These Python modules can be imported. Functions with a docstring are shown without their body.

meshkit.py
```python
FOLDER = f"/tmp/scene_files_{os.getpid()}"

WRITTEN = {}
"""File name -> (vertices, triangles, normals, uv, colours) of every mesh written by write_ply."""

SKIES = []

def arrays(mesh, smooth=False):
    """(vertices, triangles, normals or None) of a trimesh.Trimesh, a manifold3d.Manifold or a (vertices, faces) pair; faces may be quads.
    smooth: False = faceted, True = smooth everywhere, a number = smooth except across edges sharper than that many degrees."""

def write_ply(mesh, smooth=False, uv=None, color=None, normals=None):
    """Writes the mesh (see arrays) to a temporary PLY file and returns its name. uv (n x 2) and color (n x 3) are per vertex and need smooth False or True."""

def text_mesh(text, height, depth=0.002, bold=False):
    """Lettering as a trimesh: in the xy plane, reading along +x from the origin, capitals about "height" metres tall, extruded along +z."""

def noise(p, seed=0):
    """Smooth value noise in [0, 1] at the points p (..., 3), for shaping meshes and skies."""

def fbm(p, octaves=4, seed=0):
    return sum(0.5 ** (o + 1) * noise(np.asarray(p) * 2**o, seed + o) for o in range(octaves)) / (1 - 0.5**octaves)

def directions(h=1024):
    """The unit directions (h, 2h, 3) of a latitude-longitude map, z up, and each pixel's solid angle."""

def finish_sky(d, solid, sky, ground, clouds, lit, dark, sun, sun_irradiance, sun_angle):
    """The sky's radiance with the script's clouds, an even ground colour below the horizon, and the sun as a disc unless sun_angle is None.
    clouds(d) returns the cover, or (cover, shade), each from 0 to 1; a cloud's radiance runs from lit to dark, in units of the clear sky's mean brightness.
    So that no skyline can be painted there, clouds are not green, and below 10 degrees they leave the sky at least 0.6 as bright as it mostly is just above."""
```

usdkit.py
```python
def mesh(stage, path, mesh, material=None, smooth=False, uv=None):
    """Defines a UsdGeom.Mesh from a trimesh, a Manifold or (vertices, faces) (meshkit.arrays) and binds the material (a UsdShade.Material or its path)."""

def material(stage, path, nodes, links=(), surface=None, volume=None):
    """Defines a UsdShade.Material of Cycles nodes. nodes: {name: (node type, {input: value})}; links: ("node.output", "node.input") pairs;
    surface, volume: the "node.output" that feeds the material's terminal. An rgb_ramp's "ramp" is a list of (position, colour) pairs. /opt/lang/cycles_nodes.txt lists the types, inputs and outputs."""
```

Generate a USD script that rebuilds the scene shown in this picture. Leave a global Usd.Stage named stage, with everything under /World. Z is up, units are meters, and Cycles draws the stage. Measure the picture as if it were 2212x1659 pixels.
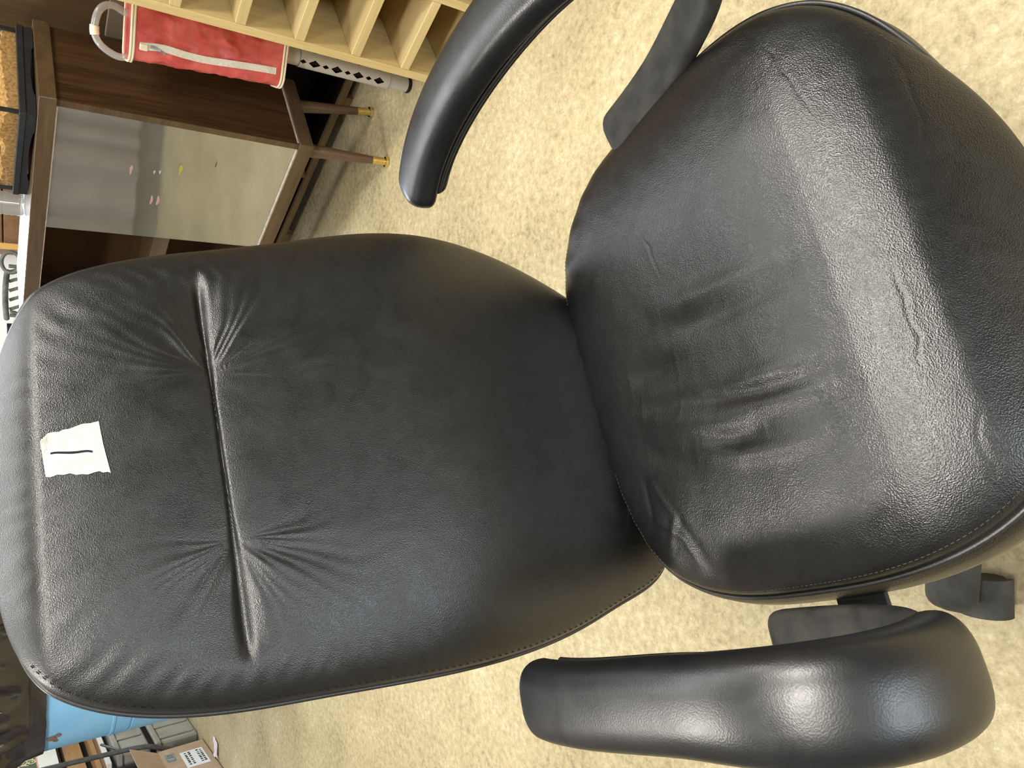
import math, numpy as np, trimesh, usdkit, meshkit
import manifold3d as m3
from scipy.interpolate import splprep, splev, CubicSpline, interp1d
from shapely.geometry import Polygon
from pxr import Usd, UsdGeom, UsdLux, UsdShade, Gf, Sdf

stage = Usd.Stage.CreateInMemory()
UsdGeom.SetStageUpAxis(stage, UsdGeom.Tokens.z)
UsdGeom.SetStageMetersPerUnit(stage, 1.0)
world = UsdGeom.Xform.Define(stage, '/World')
stage.SetDefaultPrim(world.GetPrim())
UsdGeom.Scope.Define(stage, '/World/Looks')

# ---------------------------------------------------------------- camera (phone held upright, picture stored sideways)
EXPOSURE = -0.56
cam = UsdGeom.Camera.Define(stage, '/World/camera')
cam.CreateHorizontalApertureAttr(36.0)
cam.CreateVerticalApertureAttr(27.0)
cam.CreateFocalLengthAttr(1580 / 2212 * 36)
cam.CreateClippingRangeAttr(Gf.Vec2f(0.02, 100))
cam.CreateExposureAttr(EXPOSURE)
_r = np.array([[-0.018725948, -0.999824654, 0.0], [-0.599402433, 0.011226361, 0.800369097], [-0.800228755, 0.014987689, -0.599507555]])
_m = np.eye(4); _m[0, :3] = _r[:, 0]; _m[1, :3] = -_r[:, 1]; _m[2, :3] = -_r[:, 2]; _m[3, :3] = (0, 0, 1.10)
cam.AddTransformOp().Set(Gf.Matrix4d(_m.tolist()))

# ---------------------------------------------------------------- light
def rect_light(name, pos, rot, w, h, intensity, color):
    L = UsdLux.RectLight.Define(stage, '/World/' + name)
    L.AddTranslateOp().Set(Gf.Vec3d(*pos)); L.AddRotateXYZOp().Set(Gf.Vec3f(*rot))
    L.CreateWidthAttr(w); L.CreateHeightAttr(h); L.CreateIntensityAttr(intensity); L.CreateColorAttr(Gf.Vec3f(*color))
    return L
dome = UsdLux.DomeLight.Define(stage, '/World/sky')
dome.CreateIntensityAttr(1.0); dome.CreateColorAttr(Gf.Vec3f(0.80, 0.90, 1.0))
WARM, COOL = (1.0, 0.95, 0.86), (0.86, 0.93, 1.0)
KEY = (-1.55, 1.70, 2.62)
rect_light('lamp_light', KEY, (0, 0, 0), 0.24, 0.50, 165, WARM)                 # ceiling lamp left of the chair
rect_light('lamp_light_001', (1.15, 0.05, 2.62), (0, 0, 0), 0.35, 0.6, 108, WARM)   # ceiling lamp right of the photographer
rect_light('lamp_light_004', (1.80, 1.35, 2.62), (0, 0, 0), 0.3, 0.5, 48, WARM)    # ceiling lamp beyond the rack
rect_light('lamp_light_003', (-0.15, -0.35, 2.62), (0, 0, 0), 0.6, 0.4, 80, WARM)  # ceiling lamp above the photographer
rect_light('lamp_light_002', (0.30, 4.40, 2.62), (0, 0, 0), 1.2, 0.22, 12, COOL)    # ceiling lamp above the work table
rect_light('skylight_light', (0.20, 2.45, 2.70), (0, 0, 0), 2.0, 1.5, 2.4, (0.70, 0.86, 1.0))  # cool skylight beyond the chair
rect_light('window_light', (0.2, 6.25, 1.55), (-90, 0, 0), 2.6, 1.5, 22, COOL)     # daylight through the back window

rect_light('door_light', (-0.2, -4.5, 1.1), (90, 0, 0), 1.1, 2.1, 16, COOL)         # daylight through the open door

# ---------------------------------------------------------------- materials
def M(name): return f'/World/Looks/{name}'
def mat(name, nodes, links, surface='p.BSDF'):
    usdkit.material(stage, M(name), nodes, links, surface=surface); return M(name)
def plain(name, col, rough=0.5, spec=0.5, metal=0.0, **kw):
    return mat(name, {'p': ('principled_bsdf', dict(base_color=col, roughness=rough, specular_ior_level=spec, metallic=metal, **kw))}, [])
def mottled(name, c1, c2, scale=8, rough=0.5, spec=0.5, bump=0.0, bscale=200, metal=0.0, stretch=(1, 1, 1), lo=0.35, hi=0.65, **kw):
    n = {'t': ('texture_coordinate', {}), 'm': ('mapping', {'scale': stretch}), 'n': ('noise_texture', dict(scale=scale, detail=5, roughness=0.6)),
         'r': ('rgb_ramp', {'ramp': [(lo, c1), (hi, c2)]}), 'p': ('principled_bsdf', dict(roughness=rough, specular_ior_level=spec, metallic=metal, **kw))}
    l = [('t.object', 'm.vector'), ('m.vector', 'n.vector'), ('n.fac', 'r.fac'), ('r.color', 'p.base_color')]
    if bump:
        n['b2'] = ('noise_texture', dict(scale=bscale, detail=3)); n['b'] = ('bump', dict(strength=bump, distance=0.002))
        l += [('t.object', 'b2.vector'), ('b2.fac', 'b.height'), ('b.normal', 'p.normal')]
    return mat(name, n, l)
def leather(name, col=(0.0055, 0.0057, 0.0060), rough=0.40, grain=520, strength=0.32, spec=1.0):
    return mat(name, {
        't': ('texture_coordinate', {}), 'd': ('noise_texture', dict(scale=60, detail=2)),
        'dm': ('vector_math', {'math_type': 'scale', 'scale': 0.004}), 'da': ('vector_math', {'math_type': 'add'}),
        'v': ('voronoi_texture', dict(feature='smooth_f1', scale=grain, smoothness=0.6)),
        'n': ('noise_texture', dict(scale=grain * 1.6, detail=2, roughness=0.6)),
        'w': ('noise_texture', dict(scale=22, detail=4, roughness=0.65, distortion=0.8)),
        'a': ('math', {'math_type': 'multiply_add', 'value2': 0.45}), 'bb': ('math', {'math_type': 'multiply_add', 'value2': 0.30}),
        'b': ('bump', dict(strength=strength, distance=0.0012)),
        'ro': ('map_range', dict(from_min=0.3, from_max=0.7, to_min=rough - 0.05, to_max=rough + 0.07)),
        'p': ('principled_bsdf', dict(base_color=col, specular_ior_level=spec))},
        [('t.object', 'd.vector'), ('d.color', 'dm.vector1'), ('dm.vector', 'da.vector1'), ('t.object', 'da.vector2'), ('da.vector', 'v.vector'), ('t.object', 'n.vector'), ('t.object', 'w.vector'),
         ('n.fac', 'a.value1'), ('v.distance', 'a.value3'), ('w.fac', 'bb.value1'), ('a.value', 'bb.value3'), ('bb.value', 'b.height'),
         ('w.fac', 'ro.value'), ('ro.result', 'p.roughness'), ('b.normal', 'p.normal')])
def wood(name, c1, c2, axis='z', scale=9, rough=0.42, spec=0.5, fine=70):
    st = {'x': (0.06, 1, 1), 'y': (1, 0.06, 1), 'z': (1, 1, 0.06)}[axis]
    return mat(name, {
        't': ('texture_coordinate', {}), 'm': ('mapping', {'scale': st}),
        'n': ('noise_texture', dict(scale=scale * 2.2, detail=4, roughness=0.6, distortion=0.6)), 'f': ('noise_texture', dict(scale=fine * 2.4, detail=3)),
        'x': ('mix_float', {'fac': 0.4}), 'r': ('rgb_ramp', {'ramp': [(0.33, c1), (0.66, c2)]}),
        'b': ('bump', dict(strength=0.12, distance=0.001)), 'p': ('principled_bsdf', dict(roughness=rough, specular_ior_level=spec))},
        [('t.object', 'm.vector'), ('m.vector', 'n.vector'), ('m.vector', 'f.vector'), ('n.fac', 'x.a'), ('f.fac', 'x.b'), ('x.result', 'r.fac'), ('r.color', 'p.base_color'),
         ('f.fac', 'b.height'), ('b.normal', 'p.normal')])

concrete = mat('concrete', {
    'g': ('geometry', {}), 'n1': ('noise_texture', dict(scale=2.2, detail=6, roughness=0.62)), 'n2': ('noise_texture', dict(scale=55, detail=7, roughness=0.78, distortion=0.1)),
    'x': ('mix_float', {'fac': 0.62}), 'r': ('rgb_ramp', {'ramp': [(0.37, (0.24, 0.19, 0.11)), (0.45, (0.41, 0.335, 0.19)), (0.55, (0.55, 0.46, 0.275)), (0.64, (0.70, 0.62, 0.43))]}),
    'dn': ('noise_texture', dict(scale=14, detail=4)), 'ds': ('vector_math', {'math_type': 'scale', 'scale': 0.16}), 'da': ('vector_math', {'math_type': 'add'}),
    'v': ('voronoi_texture', dict(feature='distance_to_edge', scale=14)), 'vr': ('rgb_ramp', {'ramp': [(0.0, (0.36, 0.36, 0.36)), (0.022, (0.0, 0.0, 0.0))]}),
    'vm': ('noise_texture', dict(scale=5, detail=3)), 'vmr': ('rgb_ramp', {'ramp': [(0.47, (0, 0, 0)), (0.6, (1, 1, 1))]}), 'vx': ('mix_color', {'blend_type': 'multiply', 'fac': 1.0}),
    'bw': ('rgb_to_bw', {}), 'c': ('mix_color', {'b': (0.78, 0.70, 0.50)}),
    'sp': ('voronoi_texture', dict(feature='f1', scale=75)), 'spr': ('rgb_ramp', {'ramp': [(0.0, (1, 1, 1)), (0.10, (0.7, 0.7, 0.7)), (0.16, (0, 0, 0))]}), 'spb': ('rgb_to_bw', {}), 'c2': ('mix_color', {'b': (0.82, 0.75, 0.56)}),
    'sm': ('noise_texture', dict(scale=9, detail=2)), 'smr': ('rgb_ramp', {'ramp': [(0.5, (0, 0, 0)), (0.62, (1, 1, 1))]}), 'sx': ('mix_color', {'blend_type': 'multiply', 'fac': 1.0}),
    'b': ('bump', dict(strength=0.15, distance=0.002)), 'p': ('principled_bsdf', dict(roughness=0.55, specular_ior_level=0.35))},
    [('g.position', 'n1.vector'), ('g.position', 'n2.vector'), ('n1.fac', 'x.a'), ('n2.fac', 'x.b'), ('x.result', 'r.fac'),
     ('g.position', 'dn.vector'), ('dn.color', 'ds.vector1'), ('ds.vector', 'da.vector1'), ('g.position', 'da.vector2'), ('da.vector', 'v.vector'), ('v.distance', 'vr.fac'),
     ('g.position', 'vm.vector'), ('vm.fac', 'vmr.fac'), ('vr.color', 'vx.a'), ('vmr.color', 'vx.b'), ('vx.result', 'bw.color'), ('bw.val', 'c.fac'), ('r.color', 'c.a'),
     ('da.vector', 'sp.vector'), ('sp.distance', 'spr.fac'), ('g.position', 'sm.vector'), ('sm.fac', 'smr.fac'), ('spr.color', 'sx.a'), ('smr.color', 'sx.b'), ('sx.result', 'spb.color'), ('spb.val', 'c2.fac'), ('c.result', 'c2.a'), ('c2.result', 'p.base_color'),
     ('n2.fac', 'b.height'), ('b.normal', 'p.normal')])
wall_mat = mottled('wall_paint', (0.17, 0.165, 0.155), (0.20, 0.195, 0.185), 3, 0.8, 0.2)
ceil_mat = mottled('ceiling_paint', (0.62, 0.66, 0.70), (0.66, 0.70, 0.74), 3, 0.85, 0.2)
seat_leather = leather('seat_leather', rough=0.34, grain=760, strength=0.29)
back_leather = leather('back_leather', rough=0.36, grain=980, strength=0.24)
arm_leather = leather('arm_leather', col=(0.0075, 0.0082, 0.0098), rough=0.36, grain=700, strength=0.08)
piping_mat = leather('piping_leather', col=(0.012, 0.011, 0.0115), rough=0.45, grain=600, strength=0.1)
thread_mat = plain('thread', (0.05, 0.048, 0.045), 0.6)
dark_thread = plain('dark_thread', (0.011, 0.010, 0.011), 0.7, 0.3)
dusty_plastic = mottled('dusty_plastic', (0.032, 0.032, 0.032), (0.075, 0.071, 0.062), 30, 0.6, 0.4, bump=0.2, bscale=900)
black_plastic = mottled('black_plastic', (0.012, 0.012, 0.013), (0.02, 0.02, 0.02), 40, 0.5, 0.45, bump=0.1, bscale=700)
black_metal = plain('black_metal', (0.012, 0.012, 0.013), 0.45, 0.5)
tape_mat = mottled('masking_tape', (0.60, 0.60, 0.53), (0.72, 0.72, 0.65), 120, 0.8, 0.2, bump=0.25, bscale=260)
ink_mat = plain('ink', (0.02, 0.016, 0.035), 0.7, 0.2)
walnut_z = wood('walnut_upright', (0.026, 0.0125, 0.005), (0.075, 0.038, 0.016), 'z', 9, 0.20, 0.5)
walnut_y = wood('walnut_long', (0.060, 0.036, 0.017), (0.115, 0.072, 0.036), 'y', 9, 0.32, 0.4)
walnut_x = wood('walnut_cross', (0.055, 0.032, 0.017), (0.105, 0.062, 0.034), 'x', 9, 0.38, 0.4)
walnut_in = plain('walnut_inside', (0.060, 0.031, 0.013), 0.6, 0.2)
edge_band = mottled('edge_band', (0.42, 0.34, 0.28), (0.58, 0.50, 0.44), 60, 0.6)
dark_in = plain('dark_inside', (0.010, 0.007, 0.005), 0.7, 0.2)
leg_wood = wood('leg_wood', (0.075, 0.040, 0.021), (0.125, 0.070, 0.040), 'z', 10, 0.35)
brass = mottled('brass', (0.70, 0.50, 0.16), (0.85, 0.66, 0.28), 40, 0.25, 0.5, metal=1.0)
oak = wood('pale_rail_wood', (0.20, 0.12, 0.055), (0.30, 0.19, 0.09), 'y', 9, 0.5)
brown_panel = wood('brown_panel_wood', (0.060, 0.034, 0.014), (0.12, 0.070, 0.030), 'z', 7, 0.45)
grey_board = wood('grey_board_wood', (0.14, 0.105, 0.07), (0.20, 0.155, 0.11), 'z', 12, 0.6)
pine_z = wood('pine_upright', (0.52, 0.38, 0.16), (0.66, 0.52, 0.26), 'z', 8, 0.55, 0.3)
pine_y = wood('pine_long', (0.50, 0.37, 0.16), (0.66, 0.52, 0.27), 'y', 8, 0.55, 0.3)
pine_in = mottled('pine_board_inside', (0.50, 0.40, 0.22), (0.60, 0.50, 0.31), 6, 0.7, 0.2)
red_vinyl = mottled('red_vinyl', (0.46, 0.050, 0.045), (0.66, 0.14, 0.12), 16, 0.36, 0.5, bump=0.25, bscale=45)
cream_pipe = plain('cream_piping', (0.78, 0.70, 0.50), 0.5)
zip_mat = mottled('zip_tape', (0.62, 0.58, 0.50), (0.74, 0.70, 0.62), 150, 0.6)
chrome = plain('zip_metal', (0.6, 0.6, 0.6), 0.25, 0.5, 1.0)
clear_plastic = mat('clear_plastic', {'f': ('layer_weight', {'blend': 0.5}), 'fp': ('math', {'math_type': 'power', 'value2': 3.0}), 'fm': ('math', {'math_type': 'multiply_add', 'value2': 0.8, 'value3': 0.10}), 't': ('transparent_bsdf', {'color': (0.80, 0.80, 0.78)}), 'g': ('glossy_bsdf', {'color': (0.9, 0.9, 0.9), 'roughness': 0.12}),
    'd': ('diffuse_bsdf', {'color': (0.75, 0.75, 0.72)}), 'm': ('mix_closure', {}), 'm2': ('mix_closure', {'fac': 0.28})},
    [('f.facing', 'fp.value1'), ('fp.value', 'fm.value1'), ('fm.value', 'm.fac'), ('t.BSDF', 'm.closure1'), ('g.BSDF', 'm.closure2'), ('m.closure', 'm2.closure1'), ('d.BSDF', 'm2.closure2')], 'm2.closure')
grey_metal = mottled('grey_painted_metal', (0.44, 0.42, 0.40), (0.48, 0.46, 0.44), 20, 0.4, 0.5)
rubber = plain('black_rubber', (0.012, 0.012, 0.012), 0.7, 0.3)
def pane(name, gl, dust, rough=0.03, tint=(0.93, 0.95, 0.93), dustcol=(0.42, 0.40, 0.33)):
    return mat(name, {'f': ('layer_weight', {'blend': 0.5}), 'fp': ('math', {'math_type': 'power', 'value2': 4.5}), 'fm': ('math', {'math_type': 'multiply_add', 'value2': 0.8, 'value3': gl}), 't': ('transparent_bsdf', {'color': tint}), 'g': ('glossy_bsdf', {'color': (0.95, 0.95, 0.93), 'roughness': rough}),
        'd': ('diffuse_bsdf', {'color': dustcol}), 'm': ('mix_closure', {}), 'm2': ('mix_closure', {'fac': dust})},
        [('f.facing', 'fp.value1'), ('fp.value', 'fm.value1'), ('fm.value', 'm.fac'), ('t.BSDF', 'm.closure1'), ('g.BSDF', 'm.closure2'), ('m.closure', 'm2.closure1'), ('d.BSDF', 'm2.closure2')], 'm2.closure')
door_glass = pane('door_glass', 0.34, 0.14, 0.04)
tank_glass = pane('tank_glass', 0.04, 0.03, 0.02)
window_glass = pane('window_glass', 0.03, 0.02, 0.02, (0.98, 0.98, 0.98))
coco = mottled('coconut_fibre', (0.34, 0.15, 0.040), (0.74, 0.42, 0.15), 130, 0.85, 0.2, bump=0.5, bscale=320)
rock = mottled('grey_rock', (0.10, 0.09, 0.085), (0.30, 0.28, 0.26), 14, 0.8, 0.2, bump=0.6, bscale=60)
leaf = plain('pale_green_leaf', (0.35, 0.48, 0.18), 0.5)
blue_plastic = mottled('blue_plastic', (0.18, 0.43, 0.70), (0.22, 0.48, 0.75), 7, 0.45, 0.45)
bag_black = mottled('black_bag_plastic', (0.014, 0.0125, 0.012), (0.032, 0.028, 0.026), 9, 0.17, 0.7, bump=1.0, bscale=22)
white_paint = mottled('white_board', (0.74, 0.72, 0.64), (0.80, 0.78, 0.70), 8, 0.6, 0.3)
card_mat = mottled('cardboard', (0.42, 0.29, 0.19), (0.49, 0.35, 0.24), 10, 0.8, 0.2)
card_dark = plain('cardboard_edge', (0.20, 0.12, 0.07), 0.8, 0.2)
paper = plain('white_paper', (0.80, 0.80, 0.80), 0.7, 0.2)
blue_ink = plain('blue_print', (0.10, 0.25, 0.36), 0.7, 0.2)
black_ink = plain('black_print', (0.05, 0.05, 0.055), 0.7, 0.2)
tote_mat = mottled('grey_tote_plastic', (0.30, 0.28, 0.24), (0.38, 0.36, 0.31), 6, 0.55, 0.3)
plank_orange = wood('orange_plank_wood', (0.30, 0.15, 0.05), (0.46, 0.26, 0.10), 'y', 8, 0.6)
plank_brown = wood('brown_plank_wood', (0.16, 0.075, 0.03), (0.26, 0.14, 0.06), 'y', 8, 0.6)
grey_pole = mottled('grey_pole_paint', (0.055, 0.053, 0.055), (0.10, 0.098, 0.10), 30, 0.45)
iron = mottled('grey_green_iron', (0.055, 0.062, 0.052), (0.16, 0.17, 0.145), 30, 0.55, 0.4, bump=0.4, bscale=90)
amber = plain('amber_wood', (0.72, 0.40, 0.10), 0.5)
green_box = plain('dark_green_card', (0.06, 0.085, 0.045), 0.6)
peach_card = plain('peach_card', (0.66, 0.38, 0.20), 0.6)
yellow_card = plain('yellow_print', (0.75, 0.55, 0.15), 0.6)
cream_print = plain('cream_print', (0.70, 0.62, 0.33), 0.6)
green_glass = plain('green_plastic', (0.01, 0.16, 0.10), 0.25)
pink_cloth = mottled('pink_white_plastic', (0.75, 0.62, 0.66), (0.86, 0.84, 0.86), 14, 0.35)
green_pack = mottled('green_white_pack', (0.18, 0.42, 0.20), (0.74, 0.80, 0.66), 24, 0.4)
mark_pink = plain('pink_mark', (0.42, 0.27, 0.26), 0.6, 0.2)
mark_yellow = plain('yellow_mark', (0.38, 0.36, 0.04), 0.6, 0.2)
mark_grey = plain('grey_mark', (0.40, 0.38, 0.34), 0.6, 0.2)
mark_dark = plain('dark_mark', (0.06, 0.055, 0.045), 0.6, 0.2)
curtain_mat = mottled('lilac_grey_cloth', (0.23, 0.205, 0.205), (0.30, 0.27, 0.265), 5, 0.85, 0.2)
lamp_white = plain('lamp_housing', (0.75, 0.75, 0.73), 0.5)
lamp_glow = mat('lamp_diffuser', {'e': ('emission', {'color': (1.0, 0.95, 0.87), 'strength': 6.0})}, [], 'e.emission')

# ---------------------------------------------------------------- helpers
_used = {}
def numbered(parent, name):
    k = (parent, name); n = _used.get(k, -1) + 1; _used[k] = n
    return f'{parent}/{name}' + (f'_{n:03d}' if n else '')
def path_of(p): return '/World' if p is None else (p if isinstance(p, str) else str(p.GetPath()))
def obj(name, mesh, material, parent=None, smooth=False, label=None):
    p = numbered(path_of(parent), name)
    g = usdkit.mesh(stage, p, mesh, material, smooth=smooth).GetPrim()
    if label: g.SetCustomDataByKey('label', label)
    if name in ('stitching', 'label_print'): g.SetCustomDataByKey('kind', 'stuff')
    return g
def tag(g, label, cat, group=None):
    g.SetCustomDataByKey('label', label); g.SetCustomDataByKey('category', cat)
    if group: g.SetCustomDataByKey('group', group)
    return g
def thing(name, label, cat, loc=(0, 0, 0), rz=0.0, group=None):
    x = UsdGeom.Xform.Define(stage, numbered('/World', name))
    x.AddTranslateOp().Set(Gf.Vec3d(*map(float, loc))); x.AddRotateZOp().Set(float(rz))
    return tag(x.GetPrim(), label, cat, group)
def struct(name, mesh, material, parent=None, smooth=False):
    g = obj(name, mesh, material, parent, smooth)
    if parent is None: g.SetCustomDataByKey('kind', 'structure')
    return g
def box(lo, hi, ch=0.0):
    lo, hi = np.minimum(lo, hi), np.maximum(lo, hi)
    lo, hi = np.array(lo, float), np.array(hi, float)
    if ch <= 0:
        b = trimesh.creation.box(hi - lo); b.apply_translation((lo + hi) / 2); return b
    ch = min(ch, 0.45 * (hi - lo).min())
    pts = [np.where([(i >> k) & 1 for k in range(3)], hi, lo) for i in range(8)]
    out = []
    for i, p in enumerate(pts):
        sgn = np.array([1 if (i >> k) & 1 else -1 for k in range(3)])
        for k in range(3):
            q = p.copy()
            for j in range(3):
                if j != k: q[j] -= sgn[j] * ch
            out.append(q)
    return trimesh.convex.convex_hull(np.array(out))
def cat(*ms): return trimesh.util.concatenate(list(ms))
def lathe(profile, n=48, center=(0, 0, 0)):
    pr = np.array(profile, float); a = np.linspace(0, 2 * np.pi, n, endpoint=False)
    V = np.stack([np.outer(pr[:, 0], np.cos(a)), np.outer(pr[:, 0], np.sin(a)), np.repeat(pr[:, 1:2], n, 1)], -1).reshape(-1, 3) + np.array(center)
    F = []
    for i in range(len(pr) - 1):
        j = np.arange(n); k = (j + 1) % n
        A, B, C, D = i * n + j, i * n + k, (i + 1) * n + k, (i + 1) * n + j
        F += [np.stack([A, B, C], 1), np.stack([A, C, D], 1)]
    m = trimesh.Trimesh(V, np.vstack(F), process=True); m.update_faces(m.nondegenerate_faces()); return m
def smooth_path(pts, n):
    pts = np.array(pts, float); t = np.r_[0, np.cumsum(np.linalg.norm(np.diff(pts, axis=0), axis=1))]
    cs = CubicSpline(t, pts); return cs(np.linspace(0, t[-1], n))
def sweep(path, section, side=None, closed=False, cap=0):
    """section(u) -> (k,2) points in (side, normal) at parameter u in 0..1; cap: rounds both ends over that many rings."""
    P = np.array(path, float); n = len(P)
    T = np.gradient(P, axis=0) if not closed else (np.roll(P, -1, 0) - np.roll(P, 1, 0))
    T /= np.linalg.norm(T, axis=1, keepdims=True)
    if side is None:
        a = np.array([0, 0, 1.0]) if abs(T[0, 2]) < 0.9 else np.array([1.0, 0, 0])
        S = [np.cross(T[0], a)]; S[0] /= np.linalg.norm(S[0])
        for i in range(1, n):
            v = S[-1] - T[i] * (S[-1] @ T[i]); S.append(v / np.linalg.norm(v))
        S = np.array(S)
    else:
        S = np.tile(np.array(side, float), (n, 1)); S -= T * (S * T).sum(1, keepdims=True); S /= np.linalg.norm(S, axis=1, keepdims=True)
    N = np.cross(S, T)
    rings = [P[i] + section(i / (n - 1))[:, :1] * S[i] + section(i / (n - 1))[:, 1:] * N[i] for i in range(n)]
    if cap:
        s0, s1 = section(0), section(1); r0 = np.abs(s0[:, 1]).max() * 0.9; r1 = np.abs(s1[:, 1]).max() * 0.9
        pre, post = [], []
        for a in np.linspace(0.02, np.pi / 2, cap, endpoint=False):
            pre.append(P[0] - T[0] * r0 * np.cos(a) + (s0 * (np.sin(a) ** 0.8))[:, :1] * S[0] + (s0 * (np.sin(a) ** 0.8))[:, 1:] * N[0])
            post.append(P[-1] + T[-1] * r1 * np.cos(a) + (s1 * (np.sin(a) ** 0.8))[:, :1] * S[-1] + (s1 * (np.sin(a) ** 0.8))[:, 1:] * N[-1])
        rings = pre + rings + post[::-1]
    R = np.array(rings); m, k = R.shape[:2]; V = R.reshape(-1, 3); F = []
    for i in range(m if closed else m - 1):
        i2 = (i + 1) % m; j = np.arange(k); j2 = (j + 1) % k
        F += [np.stack([i * k + j, i2 * k + j, i2 * k + j2], 1), np.stack([i * k + j, i2 * k + j2, i * k + j2], 1)]
    if not closed:
        V = np.vstack([V, R[0].mean(0), R[-1].mean(0)]); a, b = m * k, m * k + 1; j = np.arange(k); j2 = (j + 1) % k
        F += [np.stack([np.full(k, a), j, j2], 1), np.stack([np.full(k, b), (m - 1) * k + j2, (m - 1) * k + j], 1)]
    t = trimesh.Trimesh(V, np.vstack(F), process=False)
    if t.volume < 0: t.invert()
    return t
def circ(r, k=10):
    a = np.linspace(0, 2 * np.pi, k, endpoint=False); s = np.stack([r * np.cos(a), r * np.sin(a)], 1); return lambda u: s
def tube(pts, r, n=24, k=10, cap=3, closed=False):
    p = smooth_path(pts, n) if len(pts) > 2 else np.linspace(pts[0], pts[1], max(2, n // 4)); return sweep(p, circ(r, k), cap=cap)
def cone(p0, p1, r0, r1, n=24, rings=6):
    p = np.linspace(p0, p1, rings); a = np.linspace(0, 2 * np.pi, n, endpoint=False); c = np.stack([np.cos(a), np.sin(a)], 1)
    return sweep(p, lambda u: c * (r0 + (r1 - r0) * u))
def closed_spline(pts, n):
    pts = np.array(pts, float); q = np.vstack([pts, pts[:1]])
    tck, _ = splprep(q.T, s=len(pts) * 1.2e-6, per=True); d = np.array(splev(np.linspace(0, 1, 6000), tck)).T
    L = np.r_[0, np.cumsum(np.linalg.norm(np.diff(d, axis=0), axis=1))]
    t = np.linspace(0, L[-1], n, endpoint=False); return np.stack([np.interp(t, L, d[:, k]) for k in range(2)], 1)
def seg_dist(P, line):
    """distance of points P (n,2) to a polyline and the parameter 0..1 along it."""
    line = np.array(line, float); best = np.full(len(P), 1e9); par = np.zeros(len(P)); L = np.r_[0, np.cumsum(np.linalg.norm(np.diff(line, axis=0), axis=1))]
    for i in range(len(line) - 1):
        d = line[i + 1] - line[i]; t = np.clip(((P - line[i]) @ d) / (d @ d), 0, 1); q = np.linalg.norm(P - line[i] - t[:, None] * d, axis=1)
        m = q < best; best[m] = q[m]; par[m] = (L[i] + t[m] * (L[i + 1] - L[i])) / L[-1]
    return best, par
def rings_mesh(V, nr, na):
    """V: center first, then nr rings of na points, then one closing point."""
    j = np.arange(na); j2 = (j + 1) % na
    F = [np.stack([np.zeros(na, int), 1 + j, 1 + j2], 1)]
    for i in range(nr - 1):
        a, b = 1 + i * na, 1 + (i + 1) * na
        F += [np.stack([a + j, b + j, b + j2], 1), np.stack([a + j, b + j2, a + j2], 1)]
    F.append(np.stack([np.full(na, 1 + nr * na), 1 + (nr - 1) * na + j2, 1 + (nr - 1) * na + j], 1))
    t = trimesh.Trimesh(V, np.vstack(F), process=False)
    if t.volume < 0: t.invert()
    return t
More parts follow.
